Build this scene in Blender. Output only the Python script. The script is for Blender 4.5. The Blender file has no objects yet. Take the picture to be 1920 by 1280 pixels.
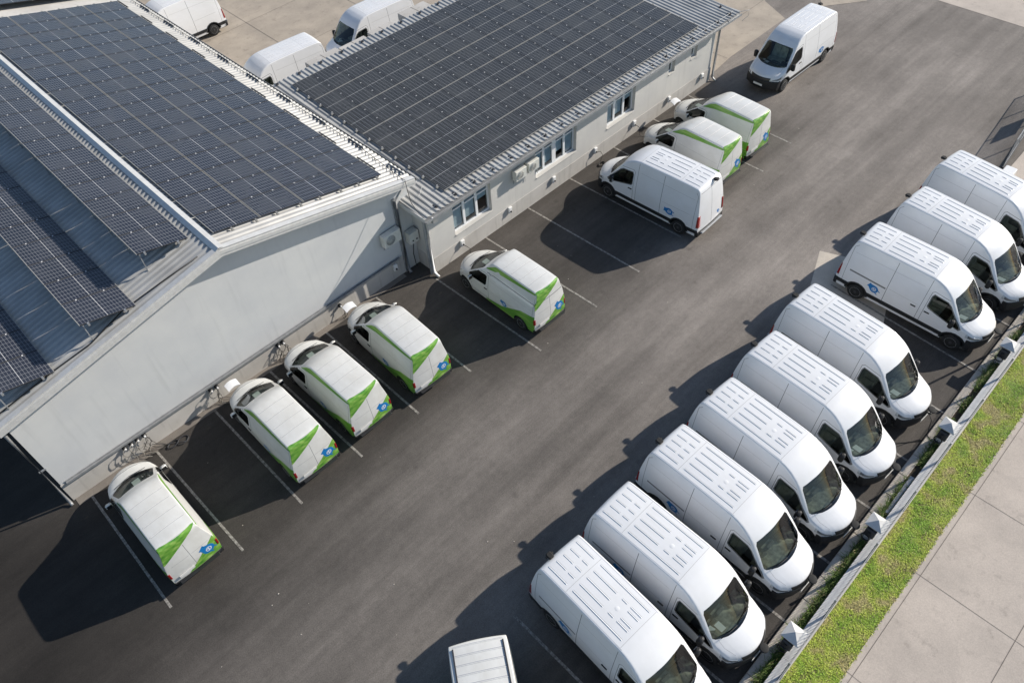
import bpy, bmesh, math, random
from mathutils import Vector, Matrix
PI = math.pi
R = math.radians
random.seed(7)
scene = bpy.context.scene
COL = scene.collection

# ------------------------------------------------------------------ materials
MATS = {}
def new_mat(name):
    m = bpy.data.materials.new(name); m.use_nodes = True
    nt = m.node_tree; b = nt.nodes['Principled BSDF']
    MATS[name] = m
    return m, nt, b
def nd(nt, t, **kw):
    n = nt.nodes.new(t)
    for k, v in kw.items():
        if k.startswith('i_'):
            key = k[2:]
            n.inputs[int(key) if key.isdigit() else key.replace('_', ' ')].default_value = v
        else: setattr(n, k, v)
    return n
def lk(nt, a, b): nt.links.new(a, b)
def rgba(c, a=1.0): return (c[0], c[1], c[2], a)
def simple(name, col, rough=.5, metal=0., coat=0., spec=.5, var=0., vscale=6., bump=0., bscale=40.):
    m, nt, b = new_mat(name)
    b.inputs['Base Color'].default_value = rgba(col)
    b.inputs['Roughness'].default_value = rough
    b.inputs['Metallic'].default_value = metal
    b.inputs['Coat Weight'].default_value = coat
    b.inputs['Coat Roughness'].default_value = .08
    b.inputs['Specular IOR Level'].default_value = spec
    tc = None
    if var or bump: tc = nd(nt, 'ShaderNodeTexCoord')
    if var:
        n = nd(nt, 'ShaderNodeTexNoise', i_Scale=vscale, i_Detail=6.)
        lk(nt, tc.outputs['Object'], n.inputs['Vector'])
        r = nd(nt, 'ShaderNodeMapRange', i_1=.3, i_2=.7, i_3=1 - var, i_4=1 + var)
        lk(nt, n.outputs['Fac'], r.inputs[0])
        mx = nd(nt, 'ShaderNodeMix', data_type='RGBA', blend_type='MULTIPLY'); mx.inputs[0].default_value = 1
        mx.inputs[6].default_value = rgba(col); lk(nt, r.outputs[0], mx.inputs[7])
        lk(nt, mx.outputs[2], b.inputs['Base Color'])
    if bump:
        n2 = nd(nt, 'ShaderNodeTexNoise', i_Scale=bscale, i_Detail=5.)
        lk(nt, tc.outputs['Object'], n2.inputs['Vector'])
        bp = nd(nt, 'ShaderNodeBump', i_Strength=bump, i_Distance=.01)
        lk(nt, n2.outputs['Fac'], bp.inputs['Height']); lk(nt, bp.outputs[0], b.inputs['Normal'])
    return m

def paint(name, col, dirt=.12):
    """vehicle paint: clear coat outside, dark grey trim on the inner side, light dust film"""
    m, nt, b = new_mat(name)
    tc = nd(nt, 'ShaderNodeTexCoord'); oi = nd(nt, 'ShaderNodeObjectInfo')
    ad = nd(nt, 'ShaderNodeVectorMath', operation='ADD')
    lk(nt, tc.outputs['Object'], ad.inputs[0]); lk(nt, oi.outputs['Location'], ad.inputs[1])
    mp = nd(nt, 'ShaderNodeMapping'); mp.inputs['Scale'].default_value = (1.5, .8, 1.2)
    lk(nt, ad.outputs[0], mp.inputs[0])
    n = nd(nt, 'ShaderNodeTexNoise', i_Scale=1.6, i_Detail=8., i_Roughness=.65); lk(nt, mp.outputs[0], n.inputs['Vector'])
    r = nd(nt, 'ShaderNodeMapRange', i_1=.35, i_2=.75, i_3=0., i_4=dirt * 1.4); lk(nt, n.outputs['Fac'], r.inputs[0])
    mx = nd(nt, 'ShaderNodeMix', data_type='RGBA'); lk(nt, r.outputs[0], mx.inputs[0])
    mx.inputs[6].default_value = rgba(col); mx.inputs[7].default_value = (col[0] * .62, col[1] * .6, col[2] * .55, 1)
    g = nd(nt, 'ShaderNodeNewGeometry')
    mi = nd(nt, 'ShaderNodeMix', data_type='RGBA'); lk(nt, g.outputs['Backfacing'], mi.inputs[0])
    lk(nt, mx.outputs[2], mi.inputs[6]); mi.inputs[7].default_value = (.06, .06, .06, 1)
    lk(nt, mi.outputs[2], b.inputs['Base Color'])
    r2 = nd(nt, 'ShaderNodeMapRange', i_1=.3, i_2=.8, i_3=.28, i_4=.5); lk(nt, n.outputs['Fac'], r2.inputs[0])
    lk(nt, r2.outputs[0], b.inputs['Roughness'])
    b.inputs['Coat Weight'].default_value = .55; b.inputs['Coat Roughness'].default_value = .06
    return m

paint('van_white', (.79, .80, .815), .14); paint('city_van_white', (.74, .74, .715), .3)
simple('dash_grey', (.20, .205, .17), .75, var=.6, vscale=7)
simple('seam', (.16, .165, .17), .6)
simple('roof_seam_rib_shade', (.42, .42, .42), .6); simple('gutter_grey', (.50, .52, .56), .5); simple('rib_shade', (.40, .41, .44), .6)
simple('black_plastic', (.014, .015, .017), .6, var=.3, vscale=5)
simple('grille_black', (.012, .012, .014), .4)
simple('tyre', (.018, .018, .018), .85, var=.4, vscale=9)
simple('rim', (.52, .52, .53), .45, .15)
simple('hub', (.05, .05, .055), .5, .3)
simple('interior_light', (.50, .50, .42), .8, var=.3, vscale=5)
simple('interior_dark', (.07, .075, .07), .8, var=.4, vscale=5)
simple('lamp_red', (.26, .008, .010), .25, coat=.4)
simple('lamp_clear', (.55, .58, .6), .12, coat=1.)
simple('lamp_inner', (.12, .13, .14), .2, coat=1.)
simple('logo_blue', (.008, .17, .46), .4)
simple('logo_white', (.8, .82, .85), .4)
simple('plate_white', (.7, .7, .68), .5)
simple('paper', (.8, .82, .8), .7)
simple('chrome', (.5, .5, .5), .25, .9)

def green_mat():
    m, nt, b = new_mat('livery_green')
    tc = nd(nt, 'ShaderNodeTexCoord')
    mp = nd(nt, 'ShaderNodeMapping'); mp.inputs['Rotation'].default_value = (R(20), R(25), R(12)); mp.inputs['Scale'].default_value = (2.2, .5, 5.5)
    lk(nt, tc.outputs['Object'], mp.inputs[0])
    n = nd(nt, 'ShaderNodeTexNoise', i_Scale=1.6, i_Detail=3.); lk(nt, mp.outputs[0], n.inputs['Vector'])
    cr = nd(nt, 'ShaderNodeValToRGB'); e = cr.color_ramp.elements
    e[0].position = .3; e[0].color = (.055, .22, .025, 1); e[1].position = .72; e[1].color = (.34, .52, .13, 1)
    x = e.new(.52); x.color = (.16, .37, .05, 1)
    lk(nt, n.outputs['Fac'], cr.inputs[0]); lk(nt, cr.outputs[0], b.inputs['Base Color'])
    b.inputs['Roughness'].default_value = .35; b.inputs['Coat Weight'].default_value = .4
green_mat()

def glass_mat(name, tint, refl=.08):
    m, nt, b = new_mat(name); nt.nodes.remove(b)
    out = nt.nodes['Material Output']
    tr = nd(nt, 'ShaderNodeBsdfTransparent'); tr.inputs[0].default_value = rgba(tint)
    gl = nd(nt, 'ShaderNodeBsdfGlossy'); gl.inputs['Roughness'].default_value = .02
    gl.inputs['Color'].default_value = (.95, .97, 1, 1)
    lw = nd(nt, 'ShaderNodeFresnel', i_IOR=1.5)
    ad = nd(nt, 'ShaderNodeMath', operation='ADD'); ad.inputs[1].default_value = refl; lk(nt, lw.outputs[0], ad.inputs[0])
    mx = nd(nt, 'ShaderNodeMixShader'); lk(nt, ad.outputs[0], mx.inputs[0]); lk(nt, tr.outputs[0], mx.inputs[1]); lk(nt, gl.outputs[0], mx.inputs[2])
    lk(nt, mx.outputs[0], out.inputs[0]); ad.operation = 'MULTIPLY_ADD'; ad.inputs[1].default_value = .62; ad.inputs[2].default_value = refl
glass_mat('windscreen', (.80, .87, .82), .03)
glass_mat('side_glass', (.16, .18, .18), .0)
glass_mat('window_glass', (.78, .86, .90), .06)

def wall_mat(name, c1, c2, stain=.5):
    m, nt, b = new_mat(name)
    tc = nd(nt, 'ShaderNodeTexCoord')
    n = nd(nt, 'ShaderNodeTexNoise', i_Scale=.55, i_Detail=8., i_Roughness=.6); lk(nt, tc.outputs['Object'], n.inputs['Vector'])
    cr = nd(nt, 'ShaderNodeValToRGB'); e = cr.color_ramp.elements
    e[0].position = .35; e[0].color = rgba(c2); e[1].position = .68; e[1].color = rgba(c1)
    lk(nt, n.outputs['Fac'], cr.inputs[0])
    mp = nd(nt, 'ShaderNodeMapping'); mp.inputs['Scale'].default_value = (3.5, 3.5, .25); lk(nt, tc.outputs['Object'], mp.inputs[0])
    n2 = nd(nt, 'ShaderNodeTexNoise', i_Scale=1.5, i_Detail=6.); lk(nt, mp.outputs[0], n2.inputs['Vector'])
    r = nd(nt, 'ShaderNodeMapRange', i_1=.55, i_2=.8, i_3=1., i_4=1 - .25 * stain); lk(nt, n2.outputs['Fac'], r.inputs[0])
    mx = nd(nt, 'ShaderNodeMix', data_type='RGBA', blend_type='MULTIPLY'); mx.inputs[0].default_value = 1
    lk(nt, cr.outputs[0], mx.inputs[6]); lk(nt, r.outputs[0], mx.inputs[7]); lk(nt, mx.outputs[2], b.inputs['Base Color'])
    b.inputs['Roughness'].default_value = .9
    n3 = nd(nt, 'ShaderNodeTexNoise', i_Scale=70., i_Detail=3.); lk(nt, tc.outputs['Object'], n3.inputs['Vector'])
    bp = nd(nt, 'ShaderNodeBump', i_Strength=.25, i_Distance=.01); lk(nt, n3.outputs['Fac'], bp.inputs['Height']); lk(nt, bp.outputs[0], b.inputs['Normal'])
wall_mat('plaster', (.60, .605, .60), (.53, .54, .55), .4)
wall_mat('plaster_warm', (.60, .585, .55), (.53, .52, .50), .5)
wall_mat('plinth', (.56, .54, .51), (.44, .42, .39), 1.)
simple('metal_roof', (.44, .436, .42), .45, .1, var=.14, vscale=1.2)
simple('metal_trim', (.60, .60, .59), .45, .15, var=.08)
simple('metal_grey', (.36, .37, .38), .45, .4, var=.15)
simple('metal_dark', (.05, .052, .06), .5, .3)
simple('pvc_white', (.78, .79, .80), .35, var=.03)
simple('ac_white', (.62, .62, .58), .5, var=.08)
simple('reveal', (.42, .41, .39), .9, var=.1)
simple('cable_black', (.015, .015, .016), .5)
simple('cable_grey', (.20, .19, .17), .6)
simple('blind', (.72, .78, .78), .8, var=.12, vscale=3)
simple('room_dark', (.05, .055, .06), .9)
simple('charger_white', (.78, .78, .77), .4)
simple('orange_rust', (.30, .10, .03), .8)

def panel_mat(nm, colr, dust):
    m, nt, b = new_mat(nm)
    tc = nd(nt, 'ShaderNodeTexCoord'); sp = nd(nt, 'ShaderNodeSeparateXYZ'); lk(nt, tc.outputs['Object'], sp.inputs[0])
    oi = nd(nt, 'ShaderNodeObjectInfo')
    def stripes(axis, period, off, w):
        a = nd(nt, 'ShaderNodeMath', operation='ADD'); a.inputs[1].default_value = off; lk(nt, sp.outputs[axis], a.inputs[0])
        d = nd(nt, 'ShaderNodeMath', operation='PINGPONG'); d.inputs[1].default_value = period / 2; lk(nt, a.outputs[0], d.inputs[0])
        c = nd(nt, 'ShaderNodeMath', operation='LESS_THAN'); c.inputs[1].default_value = w / 2; lk(nt, d.outputs[0], c.inputs[0])
        return c.outputs[0]
    # local x = long side (1.722), y = short side (pitch scaled per thing); 18 half cells along, 6 across
    l1 = stripes('X', 1.66 / 18, 0, .0095)
    l2 = stripes('Y', .98 / 6, 0, .0115)
    mid = nd(nt, 'ShaderNodeMath', operation='COMPARE'); mid.inputs[1].default_value = 0; mid.inputs[2].default_value = .008; lk(nt, sp.outputs['X'], mid.inputs[0])
    bus = stripes('Y', .98 / 60, 0, .0016)
    mxx = nd(nt, 'ShaderNodeMath', operation='MAXIMUM'); lk(nt, l1, mxx.inputs[0]); lk(nt, l2, mxx.inputs[1])
    n = nd(nt, 'ShaderNodeTexNoise', i_Scale=.8, i_Detail=7.)
    ad = nd(nt, 'ShaderNodeVectorMath', operation='ADD'); lk(nt, tc.outputs['Object'], ad.inputs[0]); lk(nt, oi.outputs['Location'], ad.inputs[1])
    lk(nt, ad.outputs[0], n.inputs['Vector'])
    rr = nd(nt, 'ShaderNodeMapRange', i_1=0., i_2=1., i_3=.85, i_4=1.2); lk(nt, oi.outputs['Random'], rr.inputs[0])
    base = nd(nt, 'ShaderNodeMix', data_type='RGBA', blend_type='MULTIPLY'); base.inputs[0].default_value = 1
    base.inputs[6].default_value = rgba(colr); lk(nt, rr.outputs[0], base.inputs[7])
    a1 = nd(nt, 'ShaderNodeMix', data_type='RGBA'); lk(nt, bus, a1.inputs[0]); lk(nt, base.outputs[2], a1.inputs[6]); a1.inputs[7].default_value = rgba([q * 1.6 for q in colr])
    a2 = nd(nt, 'ShaderNodeMix', data_type='RGBA'); lk(nt, mxx.outputs[0], a2.inputs[0]); lk(nt, a1.outputs[2], a2.inputs[6]); a2.inputs[7].default_value = (.21, .215, .23, 1)
    a3 = nd(nt, 'ShaderNodeMix', data_type='RGBA'); lk(nt, mid.outputs[0], a3.inputs[0]); lk(nt, a2.outputs[2], a3.inputs[6]); a3.inputs[7].default_value = (.55, .55, .55, 1)
    # dust film
    r2 = nd(nt, 'ShaderNodeMapRange', i_1=.4, i_2=.8, i_3=.05, i_4=.11); lk(nt, n.outputs['Fac'], r2.inputs[0])
    a4 = nd(nt, 'ShaderNodeMix', data_type='RGBA'); lk(nt, r2.outputs[0], a4.inputs[0]); lk(nt, a3.outputs[2], a4.inputs[6]); a4.inputs[7].default_value = rgba(dust)
    lk(nt, a4.outputs[2], b.inputs['Base Color'])
    b.inputs['Roughness'].default_value = .22; b.inputs['Coat Weight'].default_value = 0
    r3 = nd(nt, 'ShaderNodeMapRange', i_1=.3, i_2=.8, i_3=.14, i_4=.4); lk(nt, n.outputs['Fac'], r3.inputs[0]); lk(nt, r3.outputs[0], b.inputs['Roughness'])
panel_mat('pv_cells', (.009, .012, .022), (.24, .25, .28)); panel_mat('pv_cells_grey', (.012, .014, .016), (.30, .29, .25))
simple('pv_frame', (.28, .275, .26), .55, .0); simple('pv_clamp', (.55, .55, .56), .5)
simple('pv_frame_dark', (.03, .03, .034), .5, .3)

def ground_mats():
    # asphalt
    m, nt, b = new_mat('asphalt')
    tc = nd(nt, 'ShaderNodeTexCoord')
    def noise(scale, det, rot=0, sc=(1, 1, 1), rough=.55):
        mp = nd(nt, 'ShaderNodeMapping'); mp.inputs['Rotation'].default_value = (0, 0, rot); mp.inputs['Scale'].default_value = sc
        lk(nt, tc.outputs['Object'], mp.inputs[0])
        n = nd(nt, 'ShaderNodeTexNoise', i_Scale=scale, i_Detail=det, i_Roughness=rough); lk(nt, mp.outputs[0], n.inputs['Vector'])
        return n.outputs['Fac']
    def mul(col, fac, lo, hi, a, c):
        r = nd(nt, 'ShaderNodeMapRange', i_1=lo, i_2=hi, i_3=a, i_4=c); lk(nt, fac, r.inputs[0])
        mx = nd(nt, 'ShaderNodeMix', data_type='RGBA', blend_type='MULTIPLY'); mx.inputs[0].default_value = 1
        lk(nt, col, mx.inputs[6]); lk(nt, r.outputs[0], mx.inputs[7]); return mx.outputs[2]
    sp = nd(nt, 'ShaderNodeSeparateXYZ'); lk(nt, tc.outputs['Object'], sp.inputs[0])
    # old worn aisle is paler towards the far gate, bays are darker
    wob = noise(.12, 4)
    w2 = nd(nt, 'ShaderNodeMath', operation='MULTIPLY_ADD'); w2.inputs[1].default_value = 9; lk(nt, wob, w2.inputs[0]); lk(nt, sp.outputs['X'], w2.inputs[2])
    far = nd(nt, 'ShaderNodeMapRange', i_1=-1., i_2=44., i_3=0., i_4=1.); lk(nt, w2.outputs[0], far.inputs[0])
    cr = nd(nt, 'ShaderNodeValToRGB'); e = cr.color_ramp.elements
    e[0].position = 0; e[0].color = (.085, .075, .067, 1); e[1].position = 1; e[1].color = (.275, .246, .222, 1)
    x = e.new(.22); x.color = (.180, .163, .147, 1)
    lk(nt, far.outputs[0], cr.inputs[0])
    # bays: strips y<7 and y>14 darker asphalt, with extra van shade painted in
    yb = nd(nt, 'ShaderNodeMath', operation='MULTIPLY_ADD'); yb.inputs[1].default_value = 3.; lk(nt, wob, yb.inputs[0]); lk(nt, sp.outputs['Y'], yb.inputs[2])
    b1 = nd(nt, 'ShaderNodeMapRange', interpolation_type='SMOOTHSTEP', i_1=13.0, i_2=17.0, i_3=1., i_4=.36); lk(nt, yb.outputs[0], b1.inputs[0])
    b2 = nd(nt, 'ShaderNodeMapRange', interpolation_type='SMOOTHSTEP', i_1=5.0, i_2=9.0, i_3=.38, i_4=1.); lk(nt, yb.outputs[0], b2.inputs[0])
    fx = nd(nt, 'ShaderNodeMapRange', interpolation_type='SMOOTHSTEP', i_1=31., i_2=36., i_3=0., i_4=1.); lk(nt, sp.outputs['X'], fx.inputs[0])
    fm = nd(nt, 'ShaderNodeMix', data_type='FLOAT'); lk(nt, fx.outputs[0], fm.inputs[0]); lk(nt, b1.outputs[0], fm.inputs[2]); fm.inputs[3].default_value = .85
    bm_ = nd(nt, 'ShaderNodeMath', operation='MULTIPLY'); lk(nt, fm.outputs[0], bm_.inputs[0]); lk(nt, b2.outputs[0], bm_.inputs[1])
    mx = nd(nt, 'ShaderNodeMix', data_type='RGBA', blend_type='MULTIPLY'); mx.inputs[0].default_value = 1
    lk(nt, cr.outputs[0], mx.inputs[6]); lk(nt, bm_.outputs[0], mx.inputs[7])
    c = mx.outputs[2]
    c = mul(c, noise(.35, 8, R(4), (.4, 1.3, 1)), .3, .72, .80, 1.2)       # tyre wear running along the aisle
    c = mul(c, noise(.7, 10, R(-5), (.12, 1.8, 1), .7), .35, .7, .86, 1.12)
    c = mul(c, noise(.5, 8, R(9), (.10, 3.2, 1), .7), .4, .62, .89, 1.06)
    c = mul(c, noise(.7, 4, R(2), (.03, 2.4, 1), .5), .56, .68, 1., .92)
    c = mul(c, noise(.16, 6, 0, (.6, 1, 1), .6), .38, .62, .84, 1.12)
    c = mul(c, noise(5, 8, 0, (1, 1, 1), .7), .3, .7, .88, 1.12)
    c = mul(c, noise(.6, 12, 0, (1, 1, 1), .72), .3, .7, .84, 1.14)
    c = mul(c, noise(26, 4), .3, .7, .78, 1.22)
    c = mul(c, noise(140, 2), .35, .7, .78, 1.24)
    # oil spots
    v = nd(nt, 'ShaderNodeTexVoronoi', i_Scale=1.3); lk(nt, tc.outputs['Object'], v.inputs['Vector'])
    rn = nd(nt, 'ShaderNodeSeparateColor'); lk(nt, v.outputs['Color'], rn.inputs[0])
    spot = nd(nt, 'ShaderNodeMapRange', i_1=.02, i_2=.20, i_3=.78, i_4=1.); lk(nt, v.outputs['Distance'], spot.inputs[0])
    sel = nd(nt, 'ShaderNodeMath', operation='LESS_THAN'); sel.inputs[1].default_value = .2; lk(nt, rn.outputs[0], sel.inputs[0])
    mm = nd(nt, 'ShaderNodeMix', data_type='FLOAT'); lk(nt, sel.outputs[0], mm.inputs[0]); mm.inputs[2].default_value = 1; lk(nt, spot.outputs[0], mm.inputs[3])
    mx = nd(nt, 'ShaderNodeMix', data_type='RGBA', blend_type='MULTIPLY'); mx.inputs[0].default_value = 1
    lk(nt, c, mx.inputs[6]); lk(nt, mm.outputs[0], mx.inputs[7]); c = mx.outputs[2]
    lk(nt, c, b.inputs['Base Color']); b.inputs['Roughness'].default_value = .82; b.inputs['Specular IOR Level'].default_value = .3
    bp = nd(nt, 'ShaderNodeBump', i_Strength=.5, i_Distance=.008); lk(nt, noise(110, 3), bp.inputs['Height']); lk(nt, bp.outputs[0], b.inputs['Normal'])

    def concrete(name, c1, c2, crack=.3, tint=1.):
        m, nt, b = new_mat(name)
        tc = nd(nt, 'ShaderNodeTexCoord')
        n = nd(nt, 'ShaderNodeTexNoise', i_Scale=.6, i_Detail=9., i_Roughness=.62); lk(nt, tc.outputs['Object'], n.inputs['Vector'])
        cr = nd(nt, 'ShaderNodeValToRGB'); e = cr.color_ramp.elements
        e[0].position = .3; e[0].color = rgba(c2); e[1].position = .65; e[1].color = rgba(c1)
        lk(nt, n.outputs['Fac'], cr.inputs[0])
        n2 = nd(nt, 'ShaderNodeTexNoise', i_Scale=28., i_Detail=5.); lk(nt, tc.outputs['Object'], n2.inputs['Vector'])
        r = nd(nt, 'ShaderNodeMapRange', i_1=.3, i_2=.7, i_3=.9, i_4=1.08); lk(nt, n2.outputs['Fac'], r.inputs[0])
        mx = nd(nt, 'ShaderNodeMix', data_type='RGBA', blend_type='MULTIPLY'); mx.inputs[0].default_value = 1
        lk(nt, cr.outputs[0], mx.inputs[6]); lk(nt, r.outputs[0], mx.inputs[7])
        n3 = nd(nt, 'ShaderNodeTexNoise', i_Scale=2.2, i_Detail=10., i_Roughness=.7); lk(nt, tc.outputs['Object'], n3.inputs['Vector'])
        r3 = nd(nt, 'ShaderNodeMapRange', i_1=.55, i_2=.72, i_3=1., i_4=1 - crack); lk(nt, n3.outputs['Fac'], r3.inputs[0])
        m2 = nd(nt, 'ShaderNodeMix', data_type='RGBA', blend_type='MULTIPLY'); m2.inputs[0].default_value = 1
        lk(nt, mx.outputs[2], m2.inputs[6]); lk(nt, r3.outputs[0], m2.inputs[7])
        lk(nt, m2.outputs[2], b.inputs['Base Color']); b.inputs['Roughness'].default_value = .9
        bp = nd(nt, 'ShaderNodeBump', i_Strength=.3, i_Distance=.01); lk(nt, n2.outputs['Fac'], bp.inputs['Height']); lk(nt, bp.outputs[0], b.inputs['Normal'])
    concrete('pavement', (.53, .465, .405), (.42, .37, .325), .28)
    concrete('yard_concrete', (.44, .38, .31), (.31, .27, .225), .3)
    concrete('kerb_stone', (.60, .55, .48), (.42, .38, .33), .3)
    concrete('pad', (.58, .52, .44), (.44, .40, .35), .2)
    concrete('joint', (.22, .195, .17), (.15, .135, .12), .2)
    concrete('soil', (.10, .075, .05), (.05, .04, .028), .3)
    concrete('turf', (.22, .25, .06), (.30, .25, .11), .3)
    # line paint: worn
    m, nt, b = new_mat('line_paint')
    tc = nd(nt, 'ShaderNodeTexCoord')
    n = nd(nt, 'ShaderNodeTexNoise', i_Scale=9., i_Detail=9., i_Roughness=.7); lk(nt, tc.outputs['Object'], n.inputs['Vector'])
    cr = nd(nt, 'ShaderNodeValToRGB'); e = cr.color_ramp.elements
    e[0].position = .38; e[0].color = (.11, .10, .09, 1); e[1].position = .60; e[1].color = (.36, .34, .31, 1)
    lk(nt, n.outputs['Fac'], cr.inputs[0]); lk(nt, cr.outputs[0], b.inputs['Base Color']); b.inputs['Roughness'].default_value = .8
    # grass
    m, nt, b = new_mat('grass')
    tc = nd(nt, 'ShaderNodeTexCoord')
    n = nd(nt, 'ShaderNodeTexNoise', i_Scale=1.3, i_Detail=5.); lk(nt, tc.outputs['Object'], n.inputs['Vector'])
    cr = nd(nt, 'ShaderNodeValToRGB'); e = cr.color_ramp.elements
    e[0].position = .38; e[0].color = (.54, .48, .20, 1); e[1].position = .63; e[1].color = (.29, .47, .045, 1)
    x = e.new(.47); x.color = (.50, .58, .085, 1)
    lk(nt, n.outputs['Fac'], cr.inputs[0])
    n2 = nd(nt, 'ShaderNodeTexNoise', i_Scale=22., i_Detail=2.); lk(nt, tc.outputs['Object'], n2.inputs['Vector'])
    r = nd(nt, 'ShaderNodeMapRange', i_1=.3, i_2=.7, i_3=.6, i_4=1.4); lk(nt, n2.outputs['Fac'], r.inputs[0])
    mx = nd(nt, 'ShaderNodeMix', data_type='RGBA', blend_type='MULTIPLY'); mx.inputs[0].default_value = 1
    lk(nt, cr.outputs[0], mx.inputs[6]); lk(nt, r.outputs[0], mx.inputs[7]); lk(nt, mx.outputs[2], b.inputs['Base Color'])
    b.inputs['Roughness'].default_value = .6; b.inputs['Subsurface Weight'].default_value = 0
    simple('weeds', (.11, .18, .03), .7, var=.6, vscale=5)
    simple('straw', (.36, .30, .15), .7, var=.3, vscale=5)
ground_mats()

# ------------------------------------------------------------------ object helpers
def tag(o, label=None, cat=None, group=None, kind=None):
    if label: o['label'] = label
    if cat: o['category'] = cat
    if group: o['group'] = group
    if kind: o['kind'] = kind
    return o
def empty(name, loc=(0, 0, 0), rz=0.):
    o = bpy.data.objects.new(name, None); COL.objects.link(o); o.location = loc; o.rotation_euler = (0, 0, rz)
    o.empty_display_size = .2
    return o
def link_mesh(name, me, parent=None):
    o = bpy.data.objects.new(name, me); COL.objects.link(o)
    if parent: o.parent = parent
    return o
def copy_tree(o, parent=None, skip=()):
    c = o.copy(); COL.objects.link(c); c.parent = parent
    for ch in o.children:
        if ch.name.split('.')[0] in skip: continue
        copy_tree(ch, c, skip)
    return c

class MB:
    def __init__(s): s.v = []; s.f = []; s.m = []; s.sm = []
    def add(s, vs, fs, mi=0, smooth=False):
        n = len(s.v); s.v += [tuple(v) for v in vs]
        for f in fs: s.f.append([i + n for i in f]); s.m.append(mi); s.sm.append(smooth)
    def hexa(s, p, mi=0):
        s.add(p, [(0, 3, 2, 1), (4, 5, 6, 7), (0, 1, 5, 4), (1, 2, 6, 5), (2, 3, 7, 6), (3, 0, 4, 7)], mi)
    def box(s, a, b, mi=0):
        x0, y0, z0 = a; x1, y1, z1 = b
        s.hexa([(x0, y0, z0), (x1, y0, z0), (x1, y1, z0), (x0, y1, z0), (x0, y0, z1), (x1, y0, z1), (x1, y1, z1), (x0, y1, z1)], mi)
    def bbox(s, a, b, r=.01, mi=0):
        """box with chamfered vertical edges and top"""
        x0, y0, z0 = a; x1, y1, z1 = b
        def ring(i, z): return [(x0 + i + r, y0 + i, z), (x1 - i - r, y0 + i, z), (x1 - i, y0 + i + r, z), (x1 - i, y1 - i - r, z), (x1 - i - r, y1 - i, z), (x0 + i + r, y1 - i, z), (x0 + i, y1 - i - r, z), (x0 + i, y0 + i + r, z)]
        v = ring(r, z0) + ring(0, z0 + r) + ring(0, z1 - r) + ring(r, z1)
        f = []
        for k in range(3):
            for i in range(8): j = (i + 1) % 8; f.append((k * 8 + i, k * 8 + j, k * 8 + 8 + j, k * 8 + 8 + i))
        f.append(tuple(range(24, 32))); f.append(tuple(reversed(range(8))))
        s.add(v, f, mi)
    def tube(s, pts, r, n=6, mi=0, cap=True, smooth=True):
        pts = [Vector(p) for p in pts]; vs = []; fs = []
        for i, p in enumerate(pts):
            d = (pts[min(i + 1, len(pts) - 1)] - pts[max(i - 1, 0)]).normalized()
            a = d.cross(Vector((0, 0, 1)));
            if a.length < 1e-3: a = d.cross(Vector((0, 1, 0)))
            a.normalize(); b = d.cross(a)
            rr = r[i] if isinstance(r, (list, tuple)) else r
            vs += [p + (a * math.cos(2 * PI * k / n) + b * math.sin(2 * PI * k / n)) * rr for k in range(n)]
        for i in range(len(pts) - 1):
            for k in range(n):
                j = (k + 1) % n; fs.append((i * n + k, i * n + j, (i + 1) * n + j, (i + 1) * n + k))
        if cap: fs.append(tuple(reversed(range(n)))); fs.append(tuple(range((len(pts) - 1) * n, len(pts) * n)))
        s.add(vs, fs, mi, smooth)
    def lathe(s, prof, c, axis='x', n=24, mi=0, smooth=True):
        """prof: (along axis, radius)"""
        vs = []; fs = []
        for (t, r) in prof:
            for k in range(n):
                a = 2 * PI * k / n; u, w = r * math.cos(a), r * math.sin(a)
                vs.append((c[0] + t, c[1] + u, c[2] + w) if axis == 'x' else (c[0] + u, c[1] + w, c[2] + t) if axis == 'z' else (c[0] + u, c[1] + t, c[2] + w))
        for i in range(len(prof) - 1):
            for k in range(n): j = (k + 1) % n; fs.append((i * n + k, i * n + j, (i + 1) * n + j, (i + 1) * n + k))
        fs.append(tuple(reversed(range(n)))); fs.append(tuple(range((len(prof) - 1) * n, len(prof) * n)))
        s.add(vs, fs, mi, smooth)
    def grid(s, fn, nu, nv, mi=0, smooth=True):
        vs = [fn(i / nu, j / nv) for j in range(nv + 1) for i in range(nu + 1)]
        s.add(vs, [(j * (nu + 1) + i, j * (nu + 1) + i + 1, (j + 1) * (nu + 1) + i + 1, (j + 1) * (nu + 1) + i) for j in range(nv) for i in range(nu)], mi, smooth)
    def mesh(s, name, mats, fix=True):
        me = bpy.data.meshes.new(name); me.from_pydata(s.v, [], s.f)
        if not isinstance(mats, (list, tuple)): mats = [mats]
        for m in mats: me.materials.append(MATS[m])
        for p, mi, sm in zip(me.polygons, s.m, s.sm): p.material_index = mi; p.use_smooth = sm
        if fix:
            bm = bmesh.new(); bm.from_mesh(me); bmesh.ops.recalc_face_normals(bm, faces=bm.faces); bm.to_mesh(me); bm.free()
        me.update(); return me
    def build(s, name, mats, parent=None, fix=True): return link_mesh(name, s.mesh(name, mats, fix), parent)
def struct(o): return tag(o, kind='structure')

def interp(tab, x):
    if x <= tab[0][0]: return tab[0][1]
    for (a, b), (c, d) in zip(tab, tab[1:]):
        if x <= c: return b + (d - b) * (x - a) / (c - a)
    return tab[-1][1]
def resample(pts, step):
    out = [pts[0]]
    for (a, b), (c, d) in zip(pts, pts[1:]):
        L = math.hypot(c - a, d - b); n = max(1, int(round(L / step)))
        out += [(a + (c - a) * k / n, b + (d - b) * k / n) for k in range(1, n + 1)]
    return out
def smooth_pts(p, it=2):
    for _ in range(it):
        q = [p[0]]
        for a, b, c in zip(p, p[1:], p[2:]): q.append(((a[0] + 2 * b[0] + c[0]) / 4, (a[1] + 2 * b[1] + c[1]) / 4))
        p = q + [p[-1]]
    return p

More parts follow.
